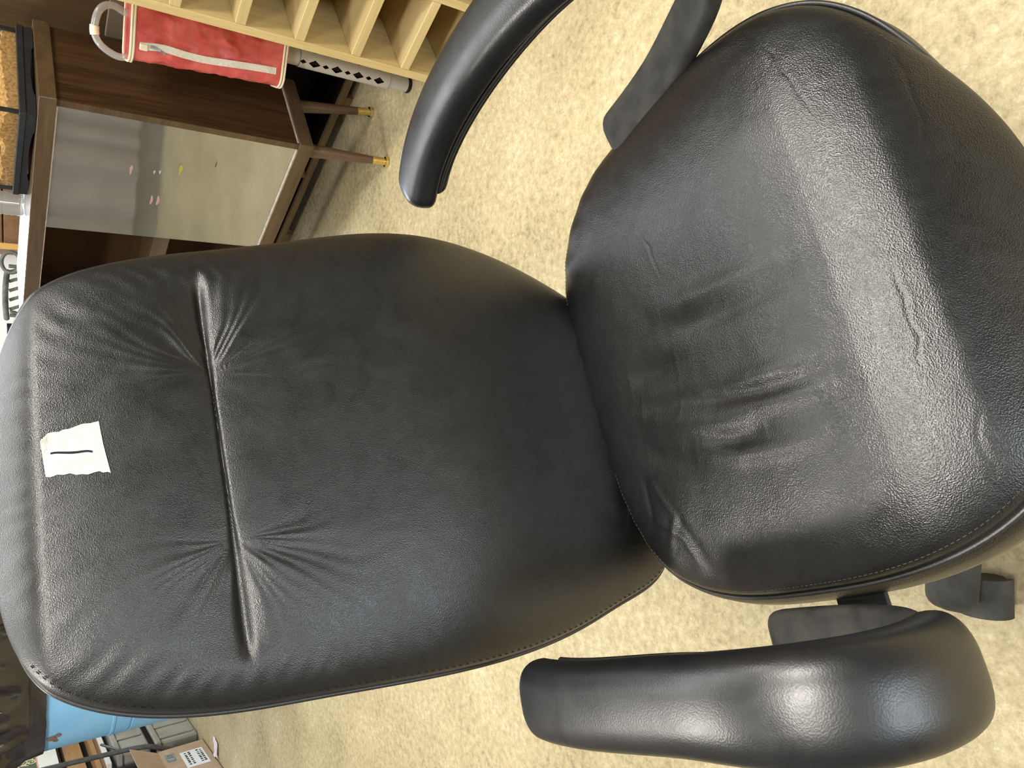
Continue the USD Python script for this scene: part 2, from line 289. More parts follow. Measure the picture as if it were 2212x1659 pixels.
def stitches(P, N, length=0.0034, gap=0.0022, r=0.00055, keep=None):
    """dashes along the closed 3D curve P with outward normals N"""
    d = np.linalg.norm(np.diff(np.vstack([P, P[:1]]), axis=0), axis=1); L = np.r_[0, np.cumsum(d)]
    Q = np.vstack([P, P[:1]]); NN = np.vstack([N, N[:1]]); out = []
    for t in np.arange(0, L[-1] - length, length + gap):
        if keep is not None and not keep[min(np.searchsorted(L, t), len(keep) - 1)]: continue
        a = np.array([np.interp(t, L, Q[:, k]) for k in range(3)]); b = np.array([np.interp(t + length, L, Q[:, k]) for k in range(3)]); n = np.array([np.interp(t, L, NN[:, k]) for k in range(3)])
        T = (b - a) / np.linalg.norm(b - a); n -= T * (n @ T); n /= np.linalg.norm(n); s = np.cross(T, n)
        v = np.array([a + s * r, a + n * r, a - s * r, b + s * r, b + n * r, b - s * r]); m = a * .5 + b * .5
        v[[1, 4]] += n * 0.0
        out.append(trimesh.Trimesh(v, [[0, 1, 4], [0, 4, 3], [1, 2, 5], [1, 5, 4], [0, 2, 1], [3, 4, 5], [0, 3, 5], [0, 5, 2]], process=False))
    return cat(*out)
def flat(poly, lo, hi):
    m = trimesh.creation.extrude_polygon(Polygon(poly), hi - lo); m.apply_translation((0, 0, lo)); return m
def xform(m, R=np.eye(3), t=(0, 0, 0)):
    m = m.copy(); T = np.eye(4); T[:3, :3] = R; T[:3, 3] = t; m.apply_transform(T); return m

# ---------------------------------------------------------------- the room
XL, XR, YB, YF, ZC = -2.62, 4.2, 6.0, -4.2, 2.75
def slab(lo, hi): return box(lo, hi)
struct('floor', slab((XL, YF, -0.12), (XR, YB, 0)), concrete)
struct('ceiling', slab((XL, YF, ZC), (XR, YB, ZC + 0.1)), ceil_mat)
struct('wall_left', slab((XL - 0.12, YF - .12, -0.12), (XL, YB + .12, ZC + .1)), wall_mat)
struct('wall_right', slab((XR, YF - .12, -0.12), (XR + 0.12, YB + .12, ZC + .1)), wall_mat)
WX0, WX1, WZ0, WZ1 = -1.0, 1.4, 0.95, 2.2
struct('wall_back', cat(slab((XL, YB, -.12), (WX0, YB + .12, ZC + .1)), slab((WX1, YB, -.12), (XR, YB + .12, ZC + .1)), slab((WX0, YB, -.12), (WX1, YB + .12, WZ0)), slab((WX0, YB, WZ1), (WX1, YB + .12, ZC + .1))), wall_mat)
win = UsdGeom.Xform.Define(stage, '/World/window_1').GetPrim(); win.SetCustomDataByKey('kind', 'structure')
fr = [box((WX0, YB + .02, WZ0), (WX1, YB + .08, WZ0 + .05)), box((WX0, YB + .02, WZ1 - .05), (WX1, YB + .08, WZ1)), box((WX0, YB + .02, WZ0 + .05), (WX0 + .05, YB + .08, WZ1 - .05)), box((WX1 - .05, YB + .02, WZ0 + .05), (WX1, YB + .08, WZ1 - .05)), box((.175, YB + .02, WZ0 + .05), (.225, YB + .08, WZ1 - .05))]
obj('window_frame', cat(*fr), white_paint, win)
obj('pane', box((WX0 + .05, YB + .045, WZ0 + .05), (.175, YB + .05, WZ1 - .05)), window_glass, win)
obj('pane', box((.225, YB + .045, WZ0 + .05), (WX1 - .05, YB + .05, WZ1 - .05)), window_glass, win)
# front wall with an open doorway behind the photographer
DX0, DX1, DZ = -0.75, 0.35, 2.1
struct('wall_front', cat(slab((XL, YF - .12, -.12), (DX0, YF, ZC + .1)), slab((DX1, YF - .12, -.12), (XR, YF, ZC + .1)), slab((DX0, YF - .12, DZ), (DX1, YF, ZC + .1))), wall_mat)

# ---------------------------------------------------------------- the office chair
YAW = 18.0
_c, _s = math.cos(math.radians(YAW)), math.sin(math.radians(YAW))
CX, CY = 0.20, 0.40                                       # chair column in the axes turned with the chair
chair = thing('office_chair', 'black leather office chair with padded loop armrests', 'chair', (CX * _c - CY * _s, CX * _s + CY * _c, 0), YAW)
OFF = np.array([CX, CY, 0.0])
# --- seat
seat_pts = [(.213, .162), (.286, .170), (.340, .184), (.388, .207), (.430, .237), (.460, .275), (.475, .320), (.476, .385), (.464, .475), (.450, .545), (.407, .605), (.374, .631), (.328, .645), (.265, .649), (.202, .647),
            (.147, .644), (.08, .634), (.016, .617), (-.027, .593), (-.050, .560), (-.065, .506), (-.070, .424), (-.066, .36), (-.058, .305), (-.045, .257), (-.018, .217), (.03, .190), (.12, .173)]
NA, NR = 760, 210
def sst(t): t = np.clip(t, 0, 1); return t * t * (3 - 2 * t)
seat_pts = [(x * k, y * k) for x, y in seat_pts for k in [1 + .085 * max(y - .30, 0) / .63 + (1.25 * max(.40 - y, 0) ** 2 / .63 if x < 0 or x > .42 else 0)]]
B = closed_spline(seat_pts, NA); cs = np.array([.205, .40])
def frt(x, y): return sst((.238 - y) / .080) * sst((.435 - x) / .09) * sst((x + .03) / .10)
def z_edge(x, y): return 0.472 - .085 * np.clip(y - .30, 0, 1) - 1.25 * np.clip(.40 - y, 0, 1) ** 2 - .034 * frt(x, y)
seat_folds = [(5, .011, [(.243, .497), (.233, .42), (.225, .349)]), (-4, .010, [(.215, .494), (.209, .416), (.205, .32)]), (-5, .012, [(.187, .575), (.185, .53), (.184, .497)]), (4, .009, [(.137, .44), (.131, .382), (.122, .332)]),
              (-4.5, .007, [(.142, .507), (.126, .445), (.117, .387), (.114, .326)]), (3.5, .008, [(.114, .448), (.104, .386), (.101, .333)]), (3.5, .010, [(.137, .561), (.113, .487), (.09, .415)]), (-5, .008, [(.091, .488), (.083, .448), (.082, .407)]),
              (4.5, .007, [(.088, .495), (.067, .444), (.061, .391), (.063, .352)]), (-4, .010, [(.098, .575), (.084, .53), (.072, .501)]), (-3, .009, [(.15, .565), (.14, .524), (.134, .506)]), (1.5, .004, [(.065, .58), (.024, .558), (-.012, .585)]), (-1.5, .004, [(.073, .592), (.041, .595), (.021, .599)]),
              (1.2, .004, [(.03, .60), (.0, .555), (-.03, .545)]), (-1.5, .006, [(.05, .57), (-.01, .54), (-.04, .53)])]
seat_creases = [[(.443, .296), (.407, .287), (.376, .28), (.341, .273)], [(.40, .206), (.369, .209), (.323, .209), (.286, .208), (.262, .21)], [(.054, .235), (.027, .242), (.006, .241), (-.018, .246)], [(.185, .254), (.152, .256), (.113, .258), (.09, .26)], [(.361, .503), (.318, .488), (.275, .482)]]
def seat_top(r, xy):
    x, y = xy[:, 0], xy[:, 1]
    z = z_edge(x, y) + 0.033 * np.sqrt(np.clip(1 - r ** 4.2, 0, 1))
    z -= 0.007 * np.exp(-((x - .2) / .13) ** 2 - ((y - .46) / .12) ** 2)
    w = np.clip((1 - r) / .10, 0, 1)
    for A, sg, ln in seat_folds:
        d, t = seg_dist(xy, ln); z += A * 1e-3 * 0.92 * np.exp(-(d / (1.3 * sg)) ** 2) * np.sin(np.pi * np.clip(t * .9 + .05, 0, 1)) ** .7 * w
    for ln in seat_creases:
        d, t = seg_dist(xy + .006 * (meshkit.noise(np.stack([x * 60, y * 60, 0 * x], 1), 13)[:, None] - .5), ln); z -= 0.00038 * np.exp(-(d / .0014) ** 2) * np.sin(np.pi * np.clip(t, 0.02, .98)) ** .5
        z += 0.0002 * np.exp(-((d - .004) / .003) ** 2) * np.sin(np.pi * np.clip(t, 0.02, .98)) ** .5
    p = np.stack([x, y, 0 * x], 1)
    z += 0.0016 * (meshkit.fbm(p * 22, 3, 5) - .5) * w
    # gathers along the rear rim
    ang = np.arctan2(y - .40, x - .205)
    z += 0.0010 * np.sin(ang * 46 + 3 * meshkit.noise(p * 16, 2)) * np.exp(-((r - .95) / .05) ** 2) * np.clip((y - .5) / .1, 0, 1)
    return z
rr = 1 - (1 - np.linspace(0, 1, NR + 1)[1:]) ** 1.45
V = [np.array([[*cs, seat_top(np.array([0.0]), cs[None])[0]]])]
for r in rr:
    xy = cs + r * (B - cs); V.append(np.column_stack([xy, seat_top(np.full(NA, r), xy)]))
Bn = np.gradient(B, axis=0); Bn = np.stack([Bn[:, 1], -Bn[:, 0]], 1); Bn /= np.linalg.norm(Bn, axis=1, keepdims=True)
if ((B - cs) * Bn).sum() < 0: Bn = -Bn
ze = z_edge(B[:, 0], B[:, 1]); fr_ = frt(B[:, 0], B[:, 1])[:, None]
side = [(.004, -.004), (.0105, -.012), (.015, -.026), (.016, -.040), (.012, -.056), (.002, -.068), (-.02, -.075), (-.10, -.077)]
lf = (.45 + .55 * np.clip(-Bn[:, 0] * 1.6, 0, 1))[:, None]
for o, dz in side: V.append(np.column_stack([B + ((o * lf if o > 0 else o) - fr_ * (.004 + .35 * abs(dz))) * Bn, ze + dz * (1 - .6 * fr_[:, 0])]))
V.append(np.array([[*cs, .395]]))
m = rings_mesh(np.vstack(V) - OFF, NR + len(side), NA)
seat = obj('seat', m, seat_leather, chair, smooth=True)
pip = np.column_stack([B + (.0035 - .012 * fr_) * Bn, ze - .0035 - .010 * fr_[:, 0]]) - OFF
obj('piping', sweep(pip, circ(.0026, 8), closed=True), piping_mat, seat, smooth=True)
r9 = .982; xy = cs + r9 * (B - cs); P = np.column_stack([xy, seat_top(np.full(NA, r9), xy) + .0003]) - OFF
obj('stitching', stitches(P, np.column_stack([Bn * .5, np.ones(NA)]), length=.003, r=.0004, keep=(fr_[:, 0] < .25) & (B[:, 0] < .40)), thread_mat, seat)
obj('seat_pan', box(np.array((.03, .24, .372)) - OFF, np.array((.37, .60, .396)) - OFF, .01), black_plastic, chair)

# --- backrest, built on a reclined plane
TILT = math.radians(10); BU = np.array([0, math.sin(TILT), math.cos(TILT)]); BN = np.array([0, -math.cos(TILT), math.sin(TILT)]); BO = np.array([0, .70, .50])
back_z = [(.285, 1.082), (.322, 1.069), (.35, 1.055), (.367, 1.036), (.381, 1.012), (.395, .974), (.404, .926), (.414, .855), (.424, .793), (.434, .721), (.437, .651), (.430, .596), (.415, .553), (.392, .51), (.371, .473), (.344, .43), (.30, .388), (.22, .362), (.10, .352), (.01, .362),
          (-.038, .392), (-.056, .454), (-.071, .511), (-.084, .571), (-.085, .624), (-.083, .673), (-.080, .74), (-.075, .819), (-.068, .879), (-.058, .942), (-.049, .979), (-.035, 1.014), (-.019, 1.037), (-.003, 1.055), (.02, 1.068), (.048, 1.077), (.080, 1.085), (.18, 1.092)]
Bb = closed_spline([(x, (z - .5) / math.cos(TILT)) for x, z in back_z], NA); cb = np.array([.178, .24])
Bbn = np.gradient(Bb, axis=0); Bbn = np.stack([Bbn[:, 1], -Bbn[:, 0]], 1); Bbn /= np.linalg.norm(Bbn, axis=1, keepdims=True)
if ((Bb - cb) * Bbn).sum() < 0: Bbn = -Bbn
_a = np.arctan2(*(Bb - cb).T[::-1]); _o = np.argsort(_a); _ra = np.linalg.norm(Bb - cb, axis=1)
rad_at = interp1d(np.r_[_a[_o] - 2 * np.pi, _a[_o], _a[_o] + 2 * np.pi], np.tile(_ra[_o], 3))
HC = (0.889 - .5) / math.cos(TILT)
def crease_h(x): return HC + 0.006 * np.sin((x - .17) * 6) + .002
def topd(h): return sst((h - .548) / .060)
def back_d(xy):
    x, h = xy[:, 0], xy[:, 1]
    v = xy - cb; r = np.linalg.norm(v, axis=1) / rad_at(np.arctan2(v[:, 1], v[:, 0]))
    d = 0.036 * np.sqrt(np.clip(1 - np.clip(r, 0, 1) ** 4.5, 0, 1))
    d += 0.016 * np.exp(-((h - .16) / .13) ** 2) * np.clip(1 - r ** 3, 0, 1)
    d -= .034 * topd(h)
    w = np.clip((1 - r) / .07, 0, 1)
    u = (x - .172) / .205                                       # across the crease, -1..1
    on = 1 / (1 + np.exp((np.abs(u) - .93) / .03))
    dh = h - crease_h(x)
    wide = .5 + .5 * np.clip((np.abs(u) - .35) / .3, 0, 1) - .35 * np.clip((np.abs(u) - .8) / .2, 0, 1)
    up = np.where(dh > 0, np.exp(-np.abs(dh) / .030), np.exp(-np.abs(dh) / .020))
    d -= on * (0.010 * wide * up + 0.0045 * np.exp(-(dh / (.0016 + .004 * np.clip((np.abs(u) - .3) / .4, 0, 1))) ** 2))
    for sx, cxy in ((1, (.172 + .085, crease_h(.257))), (-1, (.172 - .085, crease_h(.087)))):
        q = xy - np.array(cxy); rad = np.linalg.norm(q, axis=1) + 1e-6; th = np.arctan2(q[:, 1], q[:, 0] * sx)
        p3 = np.stack([th * 3, rad * 18, 0 * th + sx], 1)
        wr = np.sin(th * 38 + 9 * meshkit.noise(p3, 7)) * (.5 + meshkit.noise(p3 * 1.7, 3))
        amp = np.clip(rad / .03, 0, 1) * np.exp(-rad / .075) / (1 + np.exp(-np.cos(th) * 8))
        d += 0.00055 * wr * amp * w
        wr2 = np.sin(th * 9 + 4 * meshkit.noise(p3 * .8, 11))
        d += 0.0013 * wr2 * np.clip(rad / .05, 0, 1) * np.exp(-rad / .08) / (1 + np.exp(-np.cos(th) * 8)) * w
    p = np.stack([x, h, 0 * x], 1)
    d += 0.0015 * (meshkit.fbm(p * 16, 3, 9) - .5) * w
    e = np.exp(-((r - .90) / .07) ** 2) * np.clip((h - .1) / .2, 0, 1)
    d += 0.0003 * np.sin(np.arctan2(v[:, 1], v[:, 0]) * 90 + 5 * meshkit.noise(p * 25, 4)) * e
    return d
def back_pt(xy, d): return BO + xy[:, :1] * np.array([1, 0, 0]) + xy[:, 1:] * BU + d[:, None] * BN
NRb = 250; V = [back_pt(cb[None], back_d(cb[None]))]
rb = 1 - (1 - np.linspace(0, 1, NRb + 1)[1:]) ** 1.3
for r in rb:
    xy = cb + r * (Bb - cb); V.append(back_pt(xy, back_d(cb + min(r, .9999) * (Bb - cb))))
for o, dd in [(.0015, -.003), (.002, -.007), (.001, -.013), (-.004, -.020), (-.012, -.026), (-.06, -.040)]: V.append(back_pt(Bb + (o - .010 * topd(Bb[:, 1])[:, None] * (1 if o > -.01 else 0)) * Bbn, dd - .034 * topd(Bb[:, 1])))
V.append(back_pt(cb[None], np.array([-.05])))
TD = topd(Bb[:, 1])
back = obj('backrest', rings_mesh(np.vstack(V) - OFF, NRb + 6, NA), back_leather, chair, smooth=True)
obj('piping', sweep(back_pt(Bb + (.0022 - .008 * TD[:, None]) * Bbn, -.006 - .040 * TD) - OFF, circ(.0028, 8), closed=True), piping_mat, back, smooth=True)
xy = cb + .986 * (Bb - cb)
obj('stitching', stitches(back_pt(xy, back_d(xy) + .0008) - OFF, BN + np.column_stack([Bbn, 0 * Bbn[:, 0]]) * .6, 0.0034, .0044, .00065, keep=(TD < .3) & (Bb[:, 0] < .25)), dark_thread, back)
sh = trimesh.convex.convex_hull(back_pt(np.array([(x, h) for x in (.05, .31) for h in (.02, .36)] * 2), np.array([-.053] * 4 + [-.070] * 4)) - OFF)
obj('back_shell', sh, black_plastic, chair)
obj('back_bar', sweep(smooth_path(np.array([[.19, .50, .362], [.19, .62, .360], [.19, .745, .40], [.185, .785, .50], [.18, .812, .62]]) - OFF, 30), lambda u: np.array([[.035, -.006], [.035, .006], [-.035, .006], [-.035, -.006]]), side=(1, 0, 0)), black_metal, chair, smooth=30)

# --- armrests: a padded loop, pad on the outside of a plastic core
arm_l = [(-.122, .628, .645), (-.124, .55, .655), (-.122, .44, .659), (-.124, .36, .654), (-.126, .314, .632), (-.127, .288, .590), (-.126, .285, .550), (-.124, .302, .508), (-.121, .33, .478), (-.118, .38, .459), (-.117, .43, .450), (-.117, .470, .447)]
arm_r = [(.484, .678, .640), (.512, .612, .652), (.530, .525, .658), (.537, .437, .657), (.535, .36, .649), (.530, .305, .627), (.526, .276, .590), (.524, .272, .550), (.524, .292, .508), (.522, .33, .478), (.514, .38, .459), (.503, .42, .450), (.491, .465, .447), (.482, .503, .447)]
def sec_pad(u):
    a = np.linspace(0, 2 * np.pi, 40, endpoint=False); c, s = np.cos(a), np.sin(a)
    hw = 0.0375 + 0.004 * sst((u - .45) / .35); top, bot = .026, .014
    x = hw * np.sign(c) * np.abs(c) ** .72; y = np.where(s > 0, top * np.abs(s) ** .8, -bot * np.abs(s) ** .6)
    return np.stack([x, y], 1)
def sec_core(u):
    a = np.linspace(0, 2 * np.pi, 36, endpoint=False); c, s = np.cos(a), np.sin(a)
    x = .031 * np.sign(c) * np.abs(c) ** .5; y = -.013 + .012 * np.sign(s) * np.abs(s) ** .6
    return np.stack([x, y], 1)
def arm(sign):
    pts = np.array(arm_l if sign < 0 else arm_r)
    path = smooth_path(pts, 90) - OFF
    a = UsdGeom.Xform.Define(stage, numbered(str(chair.GetPath()), 'armrest')).GetPrim()
    k = 58 if sign < 0 else 54
    # outward of the loop is up on the top limb: side x tangent; tangent runs forward then under
    sd = (-1, 0, 0)
    flip = 1 if np.cross(np.array(sd), path[1] - path[0])[2] > 0 else -1
    obj('arm_pad', sweep(path[:k], lambda u: sec_pad(u) * [1, flip], side=sd, cap=8), arm_leather, a, smooth=60)
    obj('arm_core', sweep(path[2:], lambda u: sec_core(u) * [1, flip], side=sd, cap=6), dusty_plastic, a, smooth=50)
    for o, rr_ in ((.0, .0032), (.006, .0024)):
        q = []
        for i in range(3, k - 1):
            T = path[i + 1] - path[i - 1]; T /= np.linalg.norm(T); S = np.array(sd); N = np.cross(S, T) * flip
            q.append(path[i] + np.array([-sign * (.0345 - .003 * i / k - o * .5), 0, 0]) + N * (-.013 - o))
        obj('arm_welt', sweep(np.array(q), circ(rr_, 8), cap=3), piping_mat, a, smooth=True)
    x0, x1 = (-.115, .02) if sign < 0 else (.50, .39)
    obj('arm_bracket', cat(box(np.array((x0, .375, .428)) - OFF, np.array((x1, .425, .434)) - OFF, .001), box(np.array((x1, .375, .392)) - OFF, np.array((x1 + .006 * sign, .425, .434)) - OFF, .001)), black_metal, a)
    return a
arm(-1); arm(1)
# --- column and five star base
DY = np.array([0, -.05, 0])
obj('tilt_mechanism', box((-.09, -.15, .325), (.07, .10, .372), .012), black_metal, chair)
obj('gas_column', lathe([(.0, .09), (.027, .09), (.027, .22), (.016, .222), (.016, .33), (0, .33)], 32, DY), black_metal, chair, smooth=40)
obj('base_hub', lathe([(0, .075), (.045, .075), (.05, .09), (.047, .125), (.034, .14), (0, .14)], 40, DY), black_plastic, chair, smooth=40)
for i in range(5):
    a = math.radians(158.5 + 72 * i); R = np.array([[math.cos(a), -math.sin(a), 0], [math.sin(a), math.cos(a), 0], [0, 0, 1]])
    sp = np.array([[.03, 0, .105], [.12, 0, .106], [.22, 0, .098], [.31, 0, .084]])
    hull = m3.Manifold.batch_hull([m3.Manifold.sphere(r_, 24).translate(list(p)) for p, r_ in (((.03, .018, .10), .022), ((.03, -.018, .10), .022), ((.365, .012, .088), .019), ((.365, -.012, .088), .019), ((.365, 0, .095), .018))])
    leg = obj('base_leg', xform(trimesh.Trimesh(*[np.array(z) for z in (hull.to_mesh().vert_properties[:, :3], hull.to_mesh().tri_verts)]), R, DY), dusty_plastic, chair, smooth=50)
    b = a + (-1.885 - a if i == 0 else math.pi); Rc = np.array([[math.cos(b), -math.sin(b), 0], [math.sin(b), math.cos(b), 0], [0, 0, 1]]); cp = R @ np.array([.37, 0, 0]) + DY
    th = np.linspace(-.15, np.pi + .25, 26); prof = [(.032 * math.cos(t), .031 + .032 * math.sin(t)) for t in th] + [(.027 * math.cos(t), .031 + .027 * math.sin(t)) for t in th[::-1]]
    e = trimesh.creation.extrude_polygon(Polygon(prof), .050); e.apply_transform(np.array([[1, 0, 0, .018], [0, 0, -1, .025], [0, 1, 0, 0], [0, 0, 0, 1.0]]))
    st = trimesh.creation.cylinder(.006, .05, sections=16); st.apply_translation((0, 0, .065))
    obj('caster_hood', xform(cat(e, st), Rc, cp), dusty_plastic, leg, smooth=40)
    for sgn in (-1, 1):
        wh = lathe([(0, -.009), (.021, -.009), (.0245, -.006), (.0245, .006), (.021, .009), (0, .009)], 32)
        wh.apply_transform(np.array([[1, 0, 0, .018], [0, 0, -1, .0125 * sgn], [0, 1, 0, .0245], [0, 0, 0, 1.0]]))
        obj('caster_wheel', xform(wh, Rc, cp), black_plastic, leg, smooth=40)

# ---------------------------------------------------------------- tape label on the backrest
def W(P): P = np.asarray(P, float); return np.stack([P[:, 0] * _c - P[:, 1] * _s, P[:, 0] * _s + P[:, 1] * _c, P[:, 2]], 1)
tape_poly = [(.201, 1.045), (.2085, 1.039), (.2092, 1.0345), (.2087, 1.030), (.2103, 1.027), (.2105, 1.022), (.2122, 1.017), (.214, 1.011), (.2138, 1.005), (.215, .998), (.192, .9955), (.164, .991), (.1655, .9935), (.1652, .997), (.167, 1.000), (.1665, 1.004), (.1652, 1.009), (.1663, 1.014), (.1662, 1.018), (.1685, 1.023), (.1678, 1.028), (.1688, 1.033), (.1672, 1.038), (.168, 1.042), (.186, 1.0437)]
SC = np.array([[.178, 1.02]])
tp = [((x - .188) * 1.0 + .1895, (z - .0045 - .5) / math.cos(TILT)) for x, z in tape_poly]
tp = [(x, h) for x, h in tp]
def sheet(poly, off, thick, lift=None, sub=3):
    v, f = trimesh.creation.triangulate_polygon(Polygon(poly), engine='earcut'); t = trimesh.Trimesh(np.column_stack([v, np.zeros(len(v))]), f)
    for _ in range(sub): t = t.subdivide()
    xy = np.array(t.vertices[:, :2]); d = back_d(xy); up = lift(xy) if lift else 0
    top, bot = back_pt(xy, d + off + thick + up), back_pt(xy, d + off + up)
    F = np.array(t.faces); n = len(xy); e = np.sort(t.edges, axis=1); u, c_ = np.unique(e, axis=0, return_counts=True); bd = set(map(tuple, u[c_ == 1]))
    S = [(a, b, b + n, a + n) for a, b in t.edges if tuple(sorted((a, b))) in bd]
    F2 = [F, F[:, ::-1] + n] + [np.array([[a + 0, d_, b], [b, d_, c2]]) for a, b, c2, d_ in S]
    return trimesh.Trimesh(W(np.vstack([top, bot])), np.vstack(F2), process=False)
corner = np.array(tp[0])
tape = tag(obj('tape_label', sheet(tp, .0004, .0003, lambda q: .004 * np.clip(1 - np.linalg.norm(q - corner, axis=1) / .010, 0, 1) ** 1.3), tape_mat), 'torn piece of white masking tape marked with the figure 1 on the backrest', 'tape')
stroke = np.array([(.1965, 1.0375), (.1968, 1.034), (.1962, 1.029), (.1952, 1.0225), (.1948, 1.016), (.1949, 1.010), (.1943, 1.0065), (.1935, 1.0045)])
s2 = smooth_path(np.column_stack([stroke, 0 * stroke[:, 0]]), 40)[:, :2]; g = np.gradient(s2, axis=0); nn = np.stack([-g[:, 1], g[:, 0]], 1); nn /= np.linalg.norm(nn, axis=1, keepdims=True)
wd = .00095 * np.clip(1.05 - .1 * np.cos(np.linspace(0, 6, 40)), .5, 1.3)[:, None]
pl = [(x - .006, (z - .0045 - .5) / math.cos(TILT)) for x, z in np.vstack([s2 + nn * wd, (s2 - nn * wd)[::-1]])]
obj('pen_mark', sheet(pl, .0009, .0002, None, 0), ink_mat, tape)

# ---------------------------------------------------------------- glass door cabinet; local x runs back along its side, local y along its front
CA, C0 = math.degrees(.5434), (.7141, 2.0829)
def cabinet_frame(name, label, c, **k): return thing(name, label, c, (C0[0], C0[1], 0), CA, **k)
def lw(x, y): a = math.radians(CA); return (C0[0] + x * math.cos(a) - y * math.sin(a), C0[1] + x * math.sin(a) + y * math.cos(a))
cab = cabinet_frame('display_cabinet', 'dark walnut display cabinet with a sliding glass door and brass-tipped tapered legs', 'cabinet')
LY, D = 1.0, .291
obj('top', box((0, 0, .908), (D, LY, .9458), .0015), walnut_y, cab)
obj('bottom', box((0, 0, .2568), (D, LY, .2981), .0015), walnut_y, cab)
obj('bottom_end_band', box((.0, -.0012, .262), (D, 0, .293)), walnut_x, cab)
obj('side_panel', box((.012, .010, .2981), (D - .004, .028, .908)), walnut_z, cab)
obj('side_panel', box((.012, LY - .028, .2981), (D - .004, LY - .010, .908)), walnut_z, cab)
obj('side_front_edge', box((.010, .010, .2981), (.0125, .0285, .908)), walnut_y, cab)
obj('side_trim', box((.016, .0072, .2981), (D - .008, .0098, .302)), edge_band, cab, label='worn pale strip along the foot of the side panel')
obj('back_panel', box((D - .010, .028, .2981), (D - .004, LY - .028, .908)), walnut_in, cab)
obj('shelf', box((.030, .028, .566), (D - .010, LY - .028, .612), .001), walnut_y, cab)
for z in (.2981, .9045): obj('door_track', box((.004, .028, z), (.026, LY - .028, z + .0034)), edge_band, cab)
obj('glass_door', box((.012, .0295, .3016), (.017, .474, .9044)), door_glass, cab)
glass = stage.GetPrimAtPath('/World/display_cabinet/glass_door')
for (y, z, w_, h_, mm_) in ((.206, .718, .018, .0035, 'pink'), (.313, .650, .019, .0035, 'pink'), (.312, .633, .020, .0040, 'pink'), (.179, .594, .019, .0040, 'yellow'), (.202, .659, .007, .0025, 'grey'), (.199, .645, .007, .0025, 'grey'), (.137, .505, .012, .0012, 'dark')):
    n_ = np.linspace(0, 2 * np.pi, 18, endpoint=False); q = [(w_ * math.cos(a), h_ * math.sin(a) * (1 + .35 * math.sin(3 * a + y * 40))) for a in n_]
    e = trimesh.creation.extrude_polygon(Polygon(q), .0004); e.apply_transform(np.array([[0, 0, 1, .0114], [1, 0, 0, y], [0, 1, 0, z], [0, 0, 0, 1.0]])); e.fix_normals()
    obj('sticker_mark', e, {'pink': mark_pink, 'yellow': mark_yellow, 'grey': mark_grey, 'dark': mark_dark}[mm_], glass)
def cab_leg(f, t):
    f, t = np.array(f, float), np.array(t, float); q = t + (f - t) * .80
    lg = obj('leg', cone(t, q, .0205, .0122, 28), leg_wood, cab, smooth=40)
    d = f - q
    obj('ferrule', cat(cone(q, q + d * .80, .0128, .0112, 24, 3), cone(q + d * .80, f, .0165, .0165, 24, 2)), brass, lg, smooth=30)
for f, t in (((.020, .022, 0), (.040, .050, .257)), ((.240, .012, 0), (.232, .048, .257)), ((.020, LY - .022, 0), (.040, LY - .05, .257)), ((.240, LY - .012, 0), (.232, LY - .048, .257))): cab_leg(f, t)

# ---------------------------------------------------------------- terrarium tank on the cabinet
tx, ty = lw(.003, .064); ang = math.degrees(math.atan2(lw(.244, .01)[1] - ty, lw(.244, .01)[0] - tx))
tank = thing('terrarium_tank', 'glass terrarium tank on a black base with coconut fibre bedding', 'terrarium', (tx, ty, .947), ang)
TX, TY = .262, .372
def arch(x0, x1, y, axis):
    n = 24; xs = np.linspace(x0, x1, n); pr = [(x0, .026), (x1, .026), (x1, 0), (x1 - .06, 0)] + [(x1 - .06 - (x1 - x0 - .12) * t, .008 * math.sin(math.pi * t) ** .45) for t in np.linspace(.02, .98, 20)] + [(x0 + .06, 0), (x0, 0)]
    e = trimesh.creation.extrude_polygon(Polygon(pr), .012)
    Mx = np.array([[1, 0, 0, 0], [0, 0, 1, y], [0, 1, 0, 0], [0, 0, 0, 1.0]]) if axis == 'x' else np.array([[0, 0, 1, y], [1, 0, 0, 0], [0, 1, 0, 0], [0, 0, 0, 1.0]])
    e.apply_transform(Mx); e.fix_normals(); return e
obj('tank_base', cat(arch(0, TX, 0, 'x'), arch(0, TX, TY - .012, 'x'), arch(.012, TY - .012, 0, 'y'), arch(.012, TY - .012, TX - .012, 'y'), box((.012, .012, .016), (TX - .012, TY - .012, .026))), black_plastic, tank)
obj('base_lip', cat(box((-.003, -.003, .020), (TX + .003, .008, .036), .002), box((-.003, TY - .008, .020), (TX + .003, TY + .003, .036), .002), box((-.003, .008, .020), (.008, TY - .008, .036), .002), box((TX - .008, .008, .020), (TX + .003, TY - .008, .036), .002)), black_plastic, tank)
H = .40
for lo, hi in (((.009, .009, .027), (TX - .009, .013, H)), ((.009, TY - .013, .027), (TX - .009, TY - .009, H)), ((.009, .0135, .027), (.013, TY - .0135, H)), ((TX - .013, .0135, .027), (TX - .009, TY - .0135, H))): obj('pane', box(lo, hi), tank_glass, tank)
for x, y in ((.006, .006), (TX - .014, .006), (.006, TY - .014), (TX - .014, TY - .014)): obj('corner_strip', box((x, y, .027), (x + .008, y + .008, H)), black_plastic, tank)
gx, gy = np.meshgrid(np.linspace(.0145, TX - .0145, 70), np.linspace(.0145, TY - .0145, 90), indexing='ij')
hz = .040 + .050 * meshkit.fbm(np.stack([gx * 9, gy * 9, 0 * gx], -1), 4, 3) + .012 * meshkit.fbm(np.stack([gx * 90, gy * 90, 0 * gx], -1), 2, 8)
Vt = np.vstack([np.stack([gx, gy, hz], -1).reshape(-1, 3), np.stack([gx, gy, 0 * gx + .027], -1).reshape(-1, 3)]); n0, n1 = gx.shape
